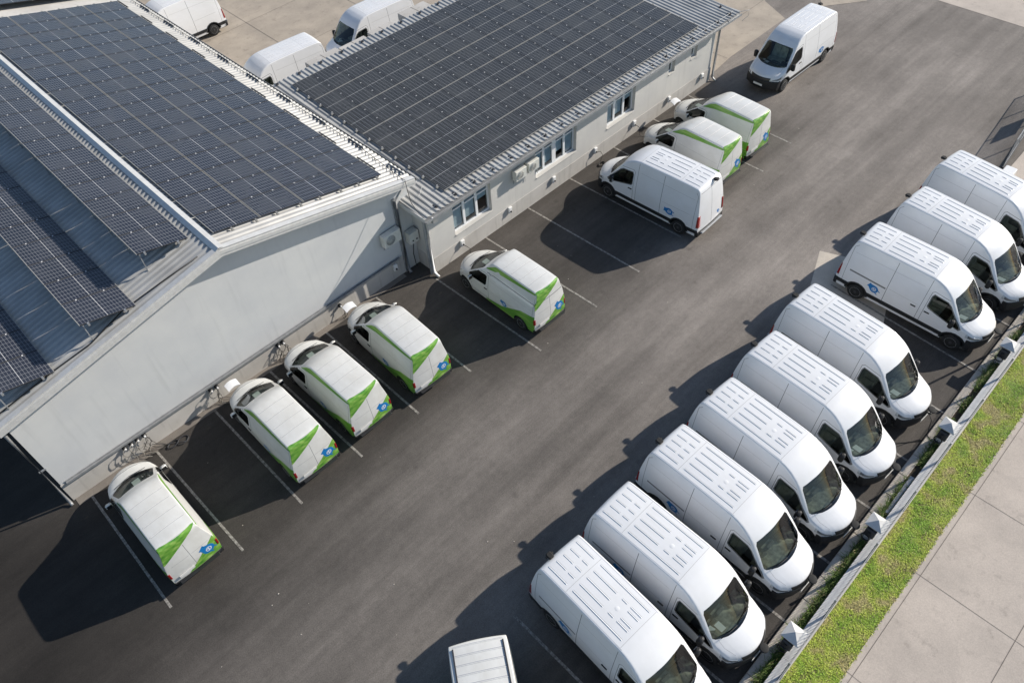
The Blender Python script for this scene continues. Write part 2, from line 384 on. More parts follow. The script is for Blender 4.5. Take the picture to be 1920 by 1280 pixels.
# ------------------------------------------------------------------ van shell
def van_shell(S):
    """closed-topped shell lofted from cross-sections; local +y forward, origin on the ground below the middle"""
    st = smooth_pts(resample(S['top'], .07), 1)
    NS, NC, NR = 13, 5, 6
    rows = []
    for (y, zt) in st:
        zb = S['zb']; zt = max(zt, zb + .04)
        rc = min(interp(S['rc'], y), (zt - zb) * .45)
        zc = zt - rc - S['crown']
        zc = max(zc, zb + .01)
        W = S['W'] * interp(S['plan'], y)
        half = []
        for i in range(NS + 1):
            z = zb + (zc - zb) * i / NS
            half.append((W * interp(S['side'], z), z))
        xs = half[-1][0]; rx = min(rc * S.get('rcx', 1.), xs * .5)
        for i in range(1, NC + 1):
            a = PI / 2 * i / NC
            half.append((xs - rx + rx * math.cos(a), zc + (zt - S['crown'] - zc) * math.sin(a)))
        xr = xs - rx; z0 = half[-1][1]
        for i in range(1, NR + 1):
            x = xr * (1 - i / NR); half.append((x, z0 + (zt - z0) * (1 - (x / xr) ** 2)))
        full = [(-x, z) for x, z in half] + [(x, z) for x, z in reversed(half[:-1])]
        k = interp(S['warp'], y)
        rows.append([(x, y - k * (x / S['W']) ** 2 * (1 if k > 0 else 1), z) for x, z in full])
    bm = bmesh.new(); n = len(rows[0]); V = [[bm.verts.new(p) for p in r] for r in rows]
    for a, b in zip(V, V[1:]):
        for i in range(n - 1): bm.faces.new((a[i], a[i + 1], b[i + 1], b[i]))
    bm.faces.new(list(reversed(V[0]))) ; bm.faces.new(V[-1])
    bmesh.ops.recalc_face_normals(bm, faces=bm.faces)
    # outward check
    f = max(bm.faces, key=lambda q: q.calc_center_median().z)
    if f.normal.z < 0: bmesh.ops.reverse_faces(bm, faces=bm.faces)
    for f in bm.faces: f.smooth = True
    bm.normal_update()
    return bm
def cut(bm, faces, planes):
    inside = set(faces)
    for co, no in planes:
        if not inside: return inside
        geom = set(inside)
        for f in inside: geom.update(f.edges); geom.update(f.verts)
        ret = bmesh.ops.bisect_plane(bm, geom=list(geom), plane_co=co, plane_no=no, dist=1e-5)
        c = Vector(co); nn = Vector(no)
        cand = {g for g in ret['geom'] if isinstance(g, bmesh.types.BMFace) and g.is_valid} | {f for f in inside if f.is_valid}
        inside = {f for f in cand if (f.calc_center_median() - c).dot(nn) < 0}
    return inside
def poly_planes(poly, axes):
    """outward planes of a convex polygon in two axes (indices), any winding"""
    A = sum(p[0] * q[1] - q[0] * p[1] for p, q in zip(poly, poly[1:] + poly[:1]))
    if A < 0: poly = poly[::-1]
    out = []
    for p, q in zip(poly, poly[1:] + poly[:1]):
        d = (q[0] - p[0], q[1] - p[1]); n = [0, 0, 0]; c = [0, 0, 0]
        n[axes[0]] = d[1]; n[axes[1]] = -d[0]; c[axes[0]] = p[0]; c[axes[1]] = p[1]
        out.append((tuple(c), tuple(n)))
    return out
def prd(side):
    """face selectors"""
    return {'L': lambda f: f.normal.x < -.35, 'R': lambda f: f.normal.x > .35,
            'F': lambda f: f.normal.y > .12 and f.calc_center_median().y > .2, 'B': lambda f: f.normal.y < -.3 and f.calc_center_median().y < -1,
            'T': lambda f: f.normal.z > .5}[side]
AX = {'L': (1, 2), 'R': (1, 2), 'F': (0, 2), 'B': (0, 2), 'T': (0, 1)}
def seg_quad(a, b, w):
    dx, dy = b[0] - a[0], b[1] - a[1]; L = math.hypot(dx, dy); nx, ny = -dy / L * w / 2, dx / L * w / 2
    ex, ey = dx / L * w * .4, dy / L * w * .4
    return [(a[0] - ex + nx, a[1] - ey + ny), (b[0] + ex + nx, b[1] + ey + ny), (b[0] + ex - nx, b[1] + ey - ny), (a[0] - ex - nx, a[1] - ey - ny)]
def mark(bm, side, polys, mi):
    for poly in polys:
        fs = cut(bm, [f for f in bm.faces if prd(side)(f)], poly_planes(list(poly), AX[side]))
        for f in fs: f.material_index = mi
def seams(bm, side, line, w, mi):
    mark(bm, side, [seg_quad(a, b, w) for a, b in zip(line, line[1:])], mi)
def take(bm, faces, name, mats, parent, offset=0., thick=0., move=True, mi=None):
    """lift faces off the shell into a mesh of their own"""
    faces = [f for f in faces if f.is_valid]
    bm2 = bmesh.new(); vm = {}
    for f in faces:
        vs = []
        for v in f.verts:
            if v not in vm: vm[v] = bm2.verts.new(v.co + v.normal * offset)
            vs.append(vm[v])
        try: g = bm2.faces.new(vs); g.smooth = True; g.material_index = f.material_index if mi is None else mi
        except ValueError: pass
    if thick:
        be = [e for e in bm2.edges if len(e.link_faces) == 1]
        ret = bmesh.ops.extrude_edge_only(bm2, edges=be)
        inv = {n: v for v, n in vm.items()}
        bm2.verts.ensure_lookup_table()
        for e, e2 in zip(be, be): pass
        newv = [g for g in ret['geom'] if isinstance(g, bmesh.types.BMVert)]
        tree = {}
        for v in newv:
            # nearest original by linked edge
            o = [e.other_vert(v) for e in v.link_edges if e.other_vert(v) in inv]
            if o: v.co = inv[o[0]].co + inv[o[0]].normal * (offset - thick)
    if move: bmesh.ops.delete(bm, geom=faces, context='FACES')
    me = bpy.data.meshes.new(name); bm2.to_mesh(me); bm2.free()
    for m in (mats if isinstance(mats, (list, tuple)) else [mats]): me.materials.append(MATS[m])
    return link_mesh(name, me, parent)
def patch(bm, side, polys, name, mat, parent, offset=.003, thick=0., move=False):
    """decal or window: polys in the side's projection"""
    allf = set()
    for poly in polys:
        allf |= cut(bm, [f for f in bm.faces if f.is_valid and prd(side)(f)], poly_planes(list(poly), AX[side]))
        allf = {f for f in allf if f.is_valid}
    # faces split by later polys: re-collect by centre test
    res = []
    for f in bm.faces:
        if prd(side)(f):
            c = f.calc_center_median()
            for poly in polys:
                if all((c - Vector(co)).dot(Vector(no)) <= 1e-6 for co, no in poly_planes(list(poly), AX[side])): res.append(f); break
    return take(bm, res, name, mat, parent, offset, thick, move, mi=0)
def circ(cx, cy, r, n=14, a0=0): return [(cx + r * math.cos(a0 + 2 * PI * k / n), cy + r * math.sin(a0 + 2 * PI * k / n)) for k in range(n)]
def ring_polys(cx, cy, r, w, n=14):
    o = circ(cx, cy, r, n); i = circ(cx, cy, r - w, n)
    return [(o[k], o[(k + 1) % n], i[(k + 1) % n], i[k]) for k in range(n)]
def xf(polys, c, ang, s=1., flip=1):
    ca, sa = math.cos(ang), math.sin(ang)
    return [[(c[0] + flip * s * (x * ca - y * sa), c[1] + s * (x * sa + y * ca)) for x, y in p] for p in polys]
# blue plug emblem, x = towards prongs; unit ~ 1 m
PLUG = [circ(.05, 0, .165, 14), [(-.17, .075), (-.02, .15), (-.02, -.15), (-.17, -.075)], [(-.22, .10), (-.15, .085), (-.15, -.085), (-.22, -.10)],
        [(.17, .105), (.28, .10), (.28, .065), (.17, .065)], [(.17, -.065), (.28, -.065), (.28, -.10), (.17, -.105)]]
PLUG_W = ring_polys(.05, 0, .085, .018) + [[(.005, -.035), (.022, -.035), (.022, .04), (.005, .04)], [(.078, -.04), (.095, -.04), (.095, .035), (.078, .035)], [(.005, .04), (.03, .04), (.095, -.04), (.07, -.04)]]
def logo(bm, side, c, ang, s, parent, flip=1):
    o = patch(bm, side, xf(PLUG, c, ang, s, flip), 'logo', 'logo_blue', parent, .004)
    p = patch(bm, side, xf(PLUG_W, c, ang, s, flip), 'emblem', 'logo_white', o, .007)
    return o

def wheel(parent, x, y, r, w=.22):
    s = 1 if x > 0 else -1
    t = MB(); t.lathe([(-w / 2, r * .62), (-w / 2, r * .93), (-w / 2 + .03, r), (w / 2 - .03, r), (w / 2, r * .93), (w / 2, r * .62)], (0, 0, 0), 'x', 28)
    o = t.build('wheel', 'tyre', parent); o.location = (x - s * w / 2, y, r)
    m = MB(); f = s * w / 2
    m.lathe([(f - s * .02, r * .63), (f + s * .004, r * .62), (f - s * .012, r * .57)], (0, 0, 0), 'x', 28, 0)
    m.lathe([(f - s * .012, r * .2), (f + s * .006, r * .15)], (0, 0, 0), 'x', 14, 1)
    m.lathe([(f - s * .0125, r * .57), (f - s * .0105, r * .565)], (0, 0, 0), 'x', 24, 1)
    for k in range(10):
        a = 2 * PI * k / 10
        ca, sa = math.cos(a), math.sin(a); p1, p2 = r * .15, r * .58; h = .028
        q = [(f - s * .003, p1 * ca - h * sa, p1 * sa + h * ca), (f - s * .003, p1 * ca + h * sa, p1 * sa - h * ca), (f - s * .001, p2 * ca + h * sa * 1.3, p2 * sa - h * ca * 1.3), (f - s * .001, p2 * ca - h * sa * 1.3, p2 * sa + h * ca * 1.3)]
        m.hexa([(q[i][0] - s * .02,) + q[i][1:] for i in range(4)] + q, 0)
    m.lathe([(f - s * .05, r * .6), (f - s * .03, r * .6)], (0, 0, 0), 'x', 20, 1)
    rim = m.build('rim', ['rim', 'hub'], o)
    return o

def arch(bm, side, y, z, r):
    fs = cut(bm, [f for f in bm.faces if prd(side)(f)], poly_planes(circ(y, z, r, 22), AX[side]))
    bmesh.ops.delete(bm, geom=list(fs), context='FACES')
def finish(bm, name, mats, parent):
    me = bpy.data.meshes.new(name); bm.to_mesh(me); bm.free()
    for m in mats: me.materials.append(MATS[m])
    return link_mesh(name, me, parent)

def door_window(bm, side, poly, parent):
    return patch(bm, side, [poly], 'side_window', 'side_glass', parent, -.012, move=True)

# ---- panel van (large, high roof)
def make_panel_van():
    root = empty('panel_van')
    S = dict(W=1.0, zb=.30, crown=.03, rcx=.9,
        top=[(2.93, .36), (2.965, .60), (2.95, .84), (2.90, .98), (2.80, 1.07), (2.6, 1.15), (2.4, 1.22), (2.2, 1.31), (1.8, 1.74), (1.42, 2.15),
             (1.20, 2.33), (.95, 2.47), (.7, 2.565), (.45, 2.61), (0, 2.625), (-1.2, 2.64), (-2.2, 2.635), (-2.5, 2.62), (-2.60, 2.58), (-2.67, 2.48), (-2.74, 2.2), (-2.83, 1.7), (-2.91, 1.1), (-2.95, .7), (-2.95, .36)],
        side=[(.3, .965), (.5, 1.0), (1.0, 1.0), (1.3, .985), (1.9, .90), (2.2, .855), (2.5, .80), (2.7, .77)],
        rc=[(-3, .05), (-2.5, .055), (.2, .055), (.7, .09), (1.4, .12), (2.2, .11), (2.95, .13)],
        plan=[(-3, .955), (-2.8, .985), (-2.4, 1.), (1.9, 1.), (2.4, .98), (2.97, .90)],
        warp=[(-3, -.05), (-2.6, -.02), (-2.2, 0), (.3, 0), (.9, .05), (1.42, .13), (2.2, .30), (2.95, .46)])
    bm = van_shell(S)
    for sd in 'LR':
        arch(bm, sd, -1.945, .36, .43); arch(bm, sd, 1.979, .36, .43)
    # windscreen
    patch(bm, 'F', [[(-.80, 1.31), (-.5, 1.285), (.5, 1.285), (.80, 1.31), (.86, 1.36), (.76, 2.02), (.70, 2.10), (.3, 2.125), (-.3, 2.125), (-.70, 2.10), (-.76, 2.02), (-.86, 1.36)]], 'windscreen', 'windscreen', root, -.008, move=True)
    win = [(.69, 1.90), (.74, 1.97), (1.24, 1.93), (1.38, 1.84), (1.99, 1.14), (1.95, 1.07), (1.34, 1.22), (.76, 1.36), (.69, 1.42)]
    for sd in 'LR':
        mark(bm, sd, [[(.655, 1.88), (.71, 2.01), (1.25, 1.965), (1.41, 1.87), (2.07, 1.12), (2.0, 1.03), (1.33, 1.185), (.74, 1.325), (.655, 1.40)]], 1)
        door_window(bm, sd, win, root)
    # seams
    for sd in 'LR':
        seams(bm, sd, [(.605, .62), (.61, 2.03), (.69, 2.11), (1.30, 2.05)], .016, 1)
        seams(bm, sd, [(.605, .625), (1.50, .625)], .012, 1)
        seams(bm, sd, [(.445, .42), (.455, 2.50)], .016, 1)
        seams(bm, sd, [(-.892, .42), (-.887, 2.50)], .02, 1)
        seams(bm, sd, [(-2.62, .62), (-2.62, 2.30), (-2.5, 2.42)], .014, 1)
    seams(bm, 'R', [(-2.42, 1.28), (-.96, 1.24)], .07, 1)
    seams(bm, 'L', [(-2.4, 1.33), (-1.0, 1.30)], .012, 2)
    seams(bm, 'R', [(-.8, 1.303), (.36, 1.273)], .010, 2)
    for sd in 'LR': seams(bm, sd, [(-2.5, 2.1), (.3, 2.12)], .010, 2)
    seams(bm, 'B', [(0, .62), (0, 2.42)], .018, 1); seams(bm, 'B', [(-.72, 2.40), (.72, 2.40)], .016, 1)
    # roof: gutters, cross seams
    for x in (-.727, .727): seams(bm, 'T', [(x, -2.5), (x, .5)], .028, 3)
    for y in (-1.615, .445): seams(bm, 'T', [(-.70, y), (.70, y)], .012, 2)
    for s_ in (-1, 1): seams(bm, 'T', [(s_ * .72, 1.84), (s_ * .76, 2.3), (s_ * .66, 2.62)], .010, 2)
    # trim patches
    for sd, s in (('L', -1), ('R', 1)):
        patch(bm, sd, [[(-1.52, .45), (1.55, .45), (1.55, .63), (-1.52, .63)], [(-2.90, .48), (-2.36, .48), (-2.36, .66), (-2.90, .66)]], 'side_moulding', 'black_plastic', root, .02, .025)
        # arch lips
        for y0 in (-1.945, 1.979):
            polys = []
            for k in range(10):
                a0 = PI * k / 10; a1 = PI * (k + 1) / 10
                polys.append([(y0 + .43 * math.cos(a0), .36 + .43 * math.sin(a0)), (y0 + .50 * math.cos(a0), .36 + .50 * math.sin(a0)), (y0 + .50 * math.cos(a1), .36 + .50 * math.sin(a1)), (y0 + .43 * math.cos(a1), .36 + .43 * math.sin(a1))])
            patch(bm, sd, polys, 'wheel_arch_trim', 'black_plastic', root, .012, .02)
        logo(bm, sd, (-1.36, .98), R(-28) if s > 0 else R(188), 1.05, root)
        hx = [(.66, 1.13), (.86, 1.13), (.86, 1.17), (.66, 1.17)]
        patch(bm, sd, [hx], 'door_handle', 'black_plastic', root, .03, .03)
    patch(bm, 'R', [[(.12, 1.13), (.32, 1.13), (.32, 1.17), (.12, 1.17)]], 'door_handle', 'black_plastic', root, .03, .03)
    patch(bm, 'F', [[(-.5, .62), (.5, .62), (.56, .95), (-.56, .95)]], 'grille', 'grille_black', root, .012, .02)
    fs = cut(bm, [f for f in bm.faces if f.calc_center_median().y > 2.0], [((0, 0, .80), (0, 0, 1)), ((0, 2.40, 0), (0, -1, 0))])
    take(bm, fs, 'front_bumper', 'black_plastic', root, .03, .035, move=False, mi=0)
    for s in (-1, 1):
        def hl(x0, x1, y0, za, zb_): return cut(bm, [f for f in bm.faces if f.is_valid and f.calc_center_median().y > 1.9 and s * f.calc_center_median().x > .3], [((s * x0, 0, 0), (-s, 0, 0)), ((s * x1, 0, 0), (s, 0, 0)), ((0, y0, 0), (0, -1, 0)), ((0, y0, za), (0, -.12, -1)), ((0, y0, zb_), (0, .35, 1))])
        h = take(bm, hl(.56, 1.2, 2.30, .87, 1.04), 'headlight', 'lamp_clear', root, .008, .01, move=False, mi=0)
        take(bm, hl(.66, .93, 2.38, .90, 1.0), 'lamp_reflector', 'lamp_inner', h, .012, 0, move=False, mi=0)
        # tail lights wrap the rear corner
        fs = cut(bm, [f for f in bm.faces if f.calc_center_median().y < -2.5 and s * f.calc_center_median().x > .5], [((0, -2.80, 0), (0, 1, 0)), ((0, 0, 1.38), (0, 0, 1)), ((0, 0, .80), (0, 0, -1)), ((s * .82, 0, 0), (-s, 0, 0))])
        take(bm, fs, 'tail_light', 'lamp_red', root, .012, .02, move=False, mi=0)
    fs = cut(bm, [f for f in bm.faces if f.calc_center_median().y < -2.5], [((0, 0, .58), (0, 0, 1)), ((0, -2.80, 0), (0, 1, 0))])
    take(bm, fs, 'rear_bumper', 'black_plastic', root, .03, .03, move=False, mi=0)
    b = MB(); b.bbox((-.78, -3.06, .44), (.78, -2.90, .52), .015); b.build('rear_step', 'metal_grey', root)
    logo(bm, 'B', (.55, .86), R(-40), .5, root)
    # cut doors free of the body
    door_quads = {'cab_door': [(.609, .62), (1.9, .62), (1.9, 1.12), (1.28, 2.04), (.609, 2.04)]}
    # raised roof ribs
    rb = MB()
    from mathutils.bvhtree import BVHTree
    tree = BVHTree.FromBMesh(bm)
    def rib(x, y0, y1, w=.020, h=.015):
        mark(bm, 'T', [[(x - .036, y0 + .02), (x - .018, y0 + .02), (x - .018, y1 - .02), (x - .036, y1 - .02)]], 4)  # strip beside the rib painted darker to stand for its shadow
        def zt(y, x):
            hit = tree.ray_cast(Vector((x, y, 4)), Vector((0, 0, -1)))[0]; return hit.z
        ys = [y0, y0 + .045] + [y0 + (y1 - y0) * i / 6 for i in range(1, 6) if y1 - y0 > .5] + [y1 - .045, y1]; n = len(ys) - 1; top = []
        for i, y in enumerate(ys):
            z = zt(y, x) - .002; e = 0 if 0 < i < n else 1
            top.append([(x - w, y, z), (x - w * .35, y, z + h * (1 - e)), (x + w * .35, y, z + h * (1 - e)), (x + w, y, z)])
        for a, c in zip(top, top[1:]):
            n0 = len(rb.v); rb.v += a + c
            for i in range(3): rb.f.append([n0 + i, n0 + i + 1, n0 + 5 + i, n0 + 4 + i]); rb.m.append(0); rb.sm.append(False)
    X = [-.55, -.275, 0, .275, .55]
    for i, x in enumerate(X):
        if i in (0, 4): rib(x, -2.5, -1.72)
        else: rib(x, -2.45, -2.03); rib(x, -1.97, -1.70)
        if i in (0, 4): rib(x, -1.52, .36)
        else:
            rib(x, -1.52, -.60)
            if i != 2: rib(x, -.44, -.20); rib(x, -.12, .32)
    rib(-.14, -.10, .32); rib(.14, -.10, .32)
    me = rb.mesh('tmp', 'van_white'); bm.from_mesh(me); bpy.data.meshes.remove(me)
    body = finish(bm, 'body', ['van_white', 'seam', 'roof_seam_rib_shade', 'gutter_grey', 'rib_shade'], root)
    v = MB(); v.lathe([(-.03, .09), (.004, .088), (.010, .07)], (.02, -.33, 2.62), 'z', 20); v.build('roof_vent', 'van_white', root)
    c = MB(); c.bbox((-.07, -.10, 0), (.07, .06, .07), .02); c.bbox((-.11, -.06, .015), (.11, -.01, .05), .012); o = c.build('rear_camera', 'tyre', root); o.scale = (1.3, 1.3, 1.3); o.location = (.30, -2.66, 2.56)
    p = MB(); p.box((-.26, 2.985, .50), (.26, 3.0, .61)); p.build('licence_plate', 'plate_white', root)
    for s in (-1, 1):
        for y in (-1.945, 1.979): wheel(root, s * .985, y, .35)
        m = MB(); m.bbox((-.07, -.11, -.19), (.13, .05, .19), .045); m.box((-.20, -.05, -.16), (-.05, -.01, -.12)); m.box((-.20, -.05, .10), (-.05, -.01, .14))
        o = m.build('wing_mirror', 'black_plastic', root); o.location = (s * 1.10, 1.74, 1.32); o.scale = (s, 1, 1)
        g = MB(); g.box((-.05, -.116, -.16), (.11, -.111, .16)); o2 = g.build('mirror_glass', 'chrome', o)
    cl = MB(); cl.lathe([(0, .145), (.02, .14), (.03, .11)], (0, 0, 0), 'y', 18); o = cl.build('charge_port_lid', 'tyre', root); o.location = (-.12, 3.05, .92); o.rotation_euler = (R(78), 0, 0)
    # cabin
    u = MB(); u.box((-.9, -2.85, .25), (.9, 2.5, .34)); u.box((-.62, -2.6, .34), (.62, 2.5, .75)); u.build('underbody', 'interior_dark', root)
    d = MB()
    d.grid(lambda a, b_: (-.86 + 1.72 * a, 1.50 + .62 * b_ - .25 * (2 * a - 1) ** 2 * b_, 1.10 + .10 * b_ + .03 * math.sin(a * 9)), 16, 4)
    d.box((-.86, 1.48, .6), (.86, 1.55, 1.11)); d.box((-.2, 1.42, .85), (.25, 1.5, 1.15)); d.bbox((-.62, 1.50, 1.08), (-.28, 1.74, 1.20), .03, 1); d.bbox((-.16, 1.52, 1.10), (.16, 1.62, 1.24), .02, 1); d.bbox((.25, 1.55, 1.11), (.75, 1.68, 1.15), .015, 1); d.build('dashboard', ['dash_grey', 'interior_dark'], root)
    w_ = MB(); w_.lathe([(-.015, .19), (.015, .19)], (0, 0, 0), 'y', 18); o = w_.build('steering_wheel', 'interior_dark', root); o.location = (-.45, 1.38, 1.13); o.rotation_euler = (R(-25), 0, 0)
    bh = MB(); bh.hexa([(-.90, .30, .34), (.90, .30, .34), (.90, .34, .34), (-.90, .34, .34), (-.74, .30, 2.1), (.74, .30, 2.1), (.74, .34, 2.1), (-.74, .34, 2.1)]); bh.build('bulkhead', 'interior_light', root)
    fl = MB(); fl.box((-.90, .34, .56), (.90, 1.6, .60)); fl.build('cab_floor', 'interior_dark', root)
    for x in (-.5, .12, .55):
        s_ = MB(); s_.bbox((x - .24, .62, .75), (x + .22, 1.12, .98), .04)
        s_.hexa([(x - .23, .56, .95), (x + .21, .56, .95), (x + .21, .70, .95), (x - .23, .70, .95), (x - .21, .42, 1.52), (x + .19, .42, 1.52), (x + .19, .53, 1.52), (x - .21, .53, 1.52)])
        s_.bbox((x - .13, .42, 1.55), (x + .11, .52, 1.74), .03); s_.build('seat', 'interior_light', root)
    pp = MB(); pp.hexa([(.25, 1.72, 1.165), (.45, 1.70, 1.165), (.47, 1.98, 1.20), (.27, 2.0, 1.20), (.25, 1.72, 1.17), (.45, 1.70, 1.17), (.47, 1.98, 1.205), (.27, 2.0, 1.205)]); pp.hexa([(.52, 1.62, 1.16), (.66, 1.62, 1.16), (.64, 1.80, 1.18), (.5, 1.80, 1.18), (.52, 1.62, 1.165), (.66, 1.62, 1.165), (.64, 1.80, 1.185), (.5, 1.80, 1.185)]); pp.build('dashboard_papers', 'paper', root)
    wp = MB()
    for a, b_ in (((-.62, 2.10, 1.335), (.05, 2.17, 1.37)), ((.05, 2.19, 1.325), (.68, 2.09, 1.36))): wp.tube([a, ((a[0] + b_[0]) / 2, (a[1] + b_[1]) / 2 + .02, (a[2] + b_[2]) / 2 + .01), b_], .012, 5)
    wp.build('wiper', 'black_plastic', root)
    return root

# ---- small electric delivery van with raised roof
def make_city_van(kind='box'):
    root = empty('delivery_van')
    if kind == 'box': side = [(.3, .96), (.5, 1.), (.95, 1.), (1.1, .985), (1.5, .895), (1.9, .79), (2.3, .715)]; rise = [(.62, 1.80), (.42, 1.97), (.2, 2.13), (0, 2.24), (-.2, 2.29)]
    elif kind == 'raised': side = [(.3, .96), (.5, 1.), (.95, 1.), (1.1, .985), (1.5, .905), (1.74, .85), (1.76, .80), (2.3, .665)]; rise = [(.62, 1.80), (.44, 1.92), (.26, 2.16), (.12, 2.28), (-.1, 2.31)]
    else: side = [(.3, .96), (.5, 1.), (.95, 1.), (1.1, .99), (1.5, .95), (1.9, .92), (2.3, .90)]; rise = [(.62, 1.80), (.42, 1.88), (.2, 1.93), (0, 1.95), (-.2, 1.96)]
    zr = rise[-1][1]
    S = dict(W=.90, zb=.28, crown=.035, rcx=.7,
        top=[(2.44, .34), (2.48, .55), (2.465, .74), (2.38, .88), (2.2, .98), (1.9, 1.07), (1.64, 1.14), (1.1, 1.49)] + rise + [(-1.2, zr + .02), (-2.2, zr + .01), (-2.34, zr - .02), (-2.39, zr - .12), (-2.42, min(1.75, zr - .2)), (-2.46, 1.3), (-2.49, .9), (-2.49, .34)],
        side=side, rc=[(-2.5, .05), (-2.2, .05), (0, .055), (.5, .09), (1.6, .12), (2.48, .18)],
        plan=[(-2.5, .95), (-2.3, .99), (-1.9, 1.), (1.5, 1.), (2.0, .96), (2.48, .86)],
        warp=[(-2.5, -.06), (-2.2, -.02), (-1.8, 0), (-.2, 0), (.3, .06), (.7, .10), (1.64, .27), (2.48, .52)])
    bm = van_shell(S)
    ya, yb = -1.66, 1.615
    for sd in 'LR': arch(bm, sd, ya, .33, .39); arch(bm, sd, yb, .33, .39)
    patch(bm, 'F', [[(-.70, 1.155), (-.4, 1.135), (.4, 1.135), (.70, 1.155), (.735, 1.20), (.63, 1.70), (.57, 1.745), (.2, 1.765), (-.2, 1.765), (-.57, 1.745), (-.63, 1.70), (-.735, 1.20)]], 'windscreen', 'windscreen', root, -.008, move=True)
    win = [(.28, 1.57), (.34, 1.62), (.80, 1.60), (.98, 1.50), (1.36, 1.17), (1.34, 1.10), (1.1, 1.07), (.38, 1.10), (.30, 1.18)]
    for sd in 'LR':
        door_window(bm, sd, win, root)
        seams(bm, sd, [(.18, .45), (.18, 1.63), (.28, 1.69), (.8, 1.67)], .016, 1)
        seams(bm, sd, [(.18, .45), (1.15, .45), (1.22, .78)], .012, 1)
        seams(bm, sd, [(-2.2, 1.42), (.1, 1.46)], .010, 2)
        seams(bm, sd, [(-2.30, .75), (-2.30, zr - .25)], .012, 1)
        seams(bm, sd, [(-2.2, .96), (.1, .93)], .010, 2)
        if kind == 'raised': seams(bm, sd, [(-2.36, 1.74), (.3, 1.76)], .03, 1)
    if kind == 'raised': seams(bm, 'B', [(-.8, 1.75), (.8, 1.75)], .03, 1)
    seams(bm, 'F', [(-.72, .86), (-.4, .97), (0, 1.0), (.4, .97), (.72, .86)], .010, 1)
    seams(bm, 'B', [(0, .55), (0, min(1.85, zr - .15))], .014, 1)
    seams(bm, 'B', [(-.64, 1.26), (-.05, 1.26)], .014, 2); seams(bm, 'B', [(.05, 1.26), (.64, 1.26)], .014, 2)
    if kind != 'wide':
        seams(bm, 'T', [(-.62, -2.31), (.62, -2.31)], .014, 2)
    # livery
    for sd in 'LR':
        patch(bm, sd, [[(.35, .40), (-.6, .58), (-.6, .28), (.35, .28)], [(-.6, .58), (-1.15, .84), (-1.15, .28), (-.6, .28)], [(-1.15, .84), (-1.7, 1.10), (-1.7, .28), (-1.15, .28)], [(-1.7, 1.10), (-2.48, 1.20), (-2.48, .28), (-1.7, .28)]], 'livery_swoosh', 'livery_green', root, .003)
        if kind == 'raised': patch(bm, sd, [[(.50, 1.86), (-.1, 2.22), (-.5, 2.22), (-.1, 1.98)], [(-.1, 2.22), (-2.3, 2.24), (-2.3, 2.16), (-.4, 2.02)]], 'livery_stripe', 'livery_green', root, .003)
        elif kind == 'box': patch(bm, sd, [[(.52, 1.80), (.1, 2.10), (-.1, 2.17), (-.1, 1.92)], [(-.1, 2.19), (-2.33, 2.21), (-2.33, 2.12), (-.1, 1.93)]], 'livery_stripe', 'livery_green', root, .003)
        logo(bm, sd, (-.72, .82), R(-30) if sd == 'R' else R(205), .8, root)
    if kind != 'wide':
        patch(bm, 'B', [[(-.68, zr - .03), (.64, zr - .03), (-.72, 1.50)], [(-.68, zr - .03), (-.72, 1.50), (-.80, 1.48), (-.80, zr - .06)]], 'rear_livery', 'livery_green', root, .003)
        patch(bm, 'B', [[(-.34, .46), (.90, .46), (.90, .80), (.86, 1.34)]], 'rear_livery', 'livery_green', root, .003)
        logo(bm, 'B', (.48, .94), R(-50), 1.2, root)
    patch(bm, 'F', [[(-.9, .2), (.9, .2), (.9, .42), (-.9, .42)]], 'front_bumper', 'black_plastic', root, .012, .02)
    patch(bm, 'F', [[(-.30, .47), (.30, .47), (.36, .60), (-.36, .60)]], 'grille', 'grille_black', root, .008, .012)
    for s in (-1, 1):
        h = patch(bm, 'F', [[(s * .52, .66), (s * .74, .72), (s * .80, .90), (s * .70, .92), (s * .50, .78)]], 'headlight', 'lamp_clear', root, .006, .01)
        patch(bm, 'F', [[(s * .58, .72), (s * .70, .76), (s * .72, .84), (s * .60, .80)]], 'lamp_reflector', 'lamp_inner', h, .01)
        fs = cut(bm, [f for f in bm.faces if f.calc_center_median().y < -2.1 and s * f.calc_center_median().x > .5], [((0, -2.38, 0), (0, 1, 0)), ((0, 0, 1.04), (0, 0, 1)), ((0, 0, .76), (0, 0, -1)), ((s * .80, 0, 0), (-s, 0, 0))])
        take(bm, fs, 'tail_light', 'lamp_red', root, .010, .015, move=False, mi=0)
        patch(bm, 'L' if s < 0 else 'R', [[(.24, .93), (.40, .93), (.40, .97), (.24, .97)]], 'door_handle', 'black_plastic', root, .025, .03)
    fs = cut(bm, [f for f in bm.faces if f.calc_center_median().y < -2.1], [((0, 0, .45), (0, 0, 1)), ((0, -2.36, 0), (0, 1, 0))])
    take(bm, fs, 'rear_bumper', 'black_plastic', root, .035, .04, move=False, mi=0)
    p = MB(); p.box((-.62, -2.515, .60), (-.10, -2.50, .71)); p.build('licence_plate', 'plate_white', root)
    p = MB(); p.bbox((-.70, -2.62, .42), (.70, -2.50, .47), .012); p.build('rear_step', 'black_plastic', root)
    from mathutils.bvhtree import BVHTree
    tree = BVHTree.FromBMesh(bm); rb = MB(); xw = (.56 if kind == 'box' else .50 if kind == 'raised' else .70); n = 6 if kind != 'wide' else 8
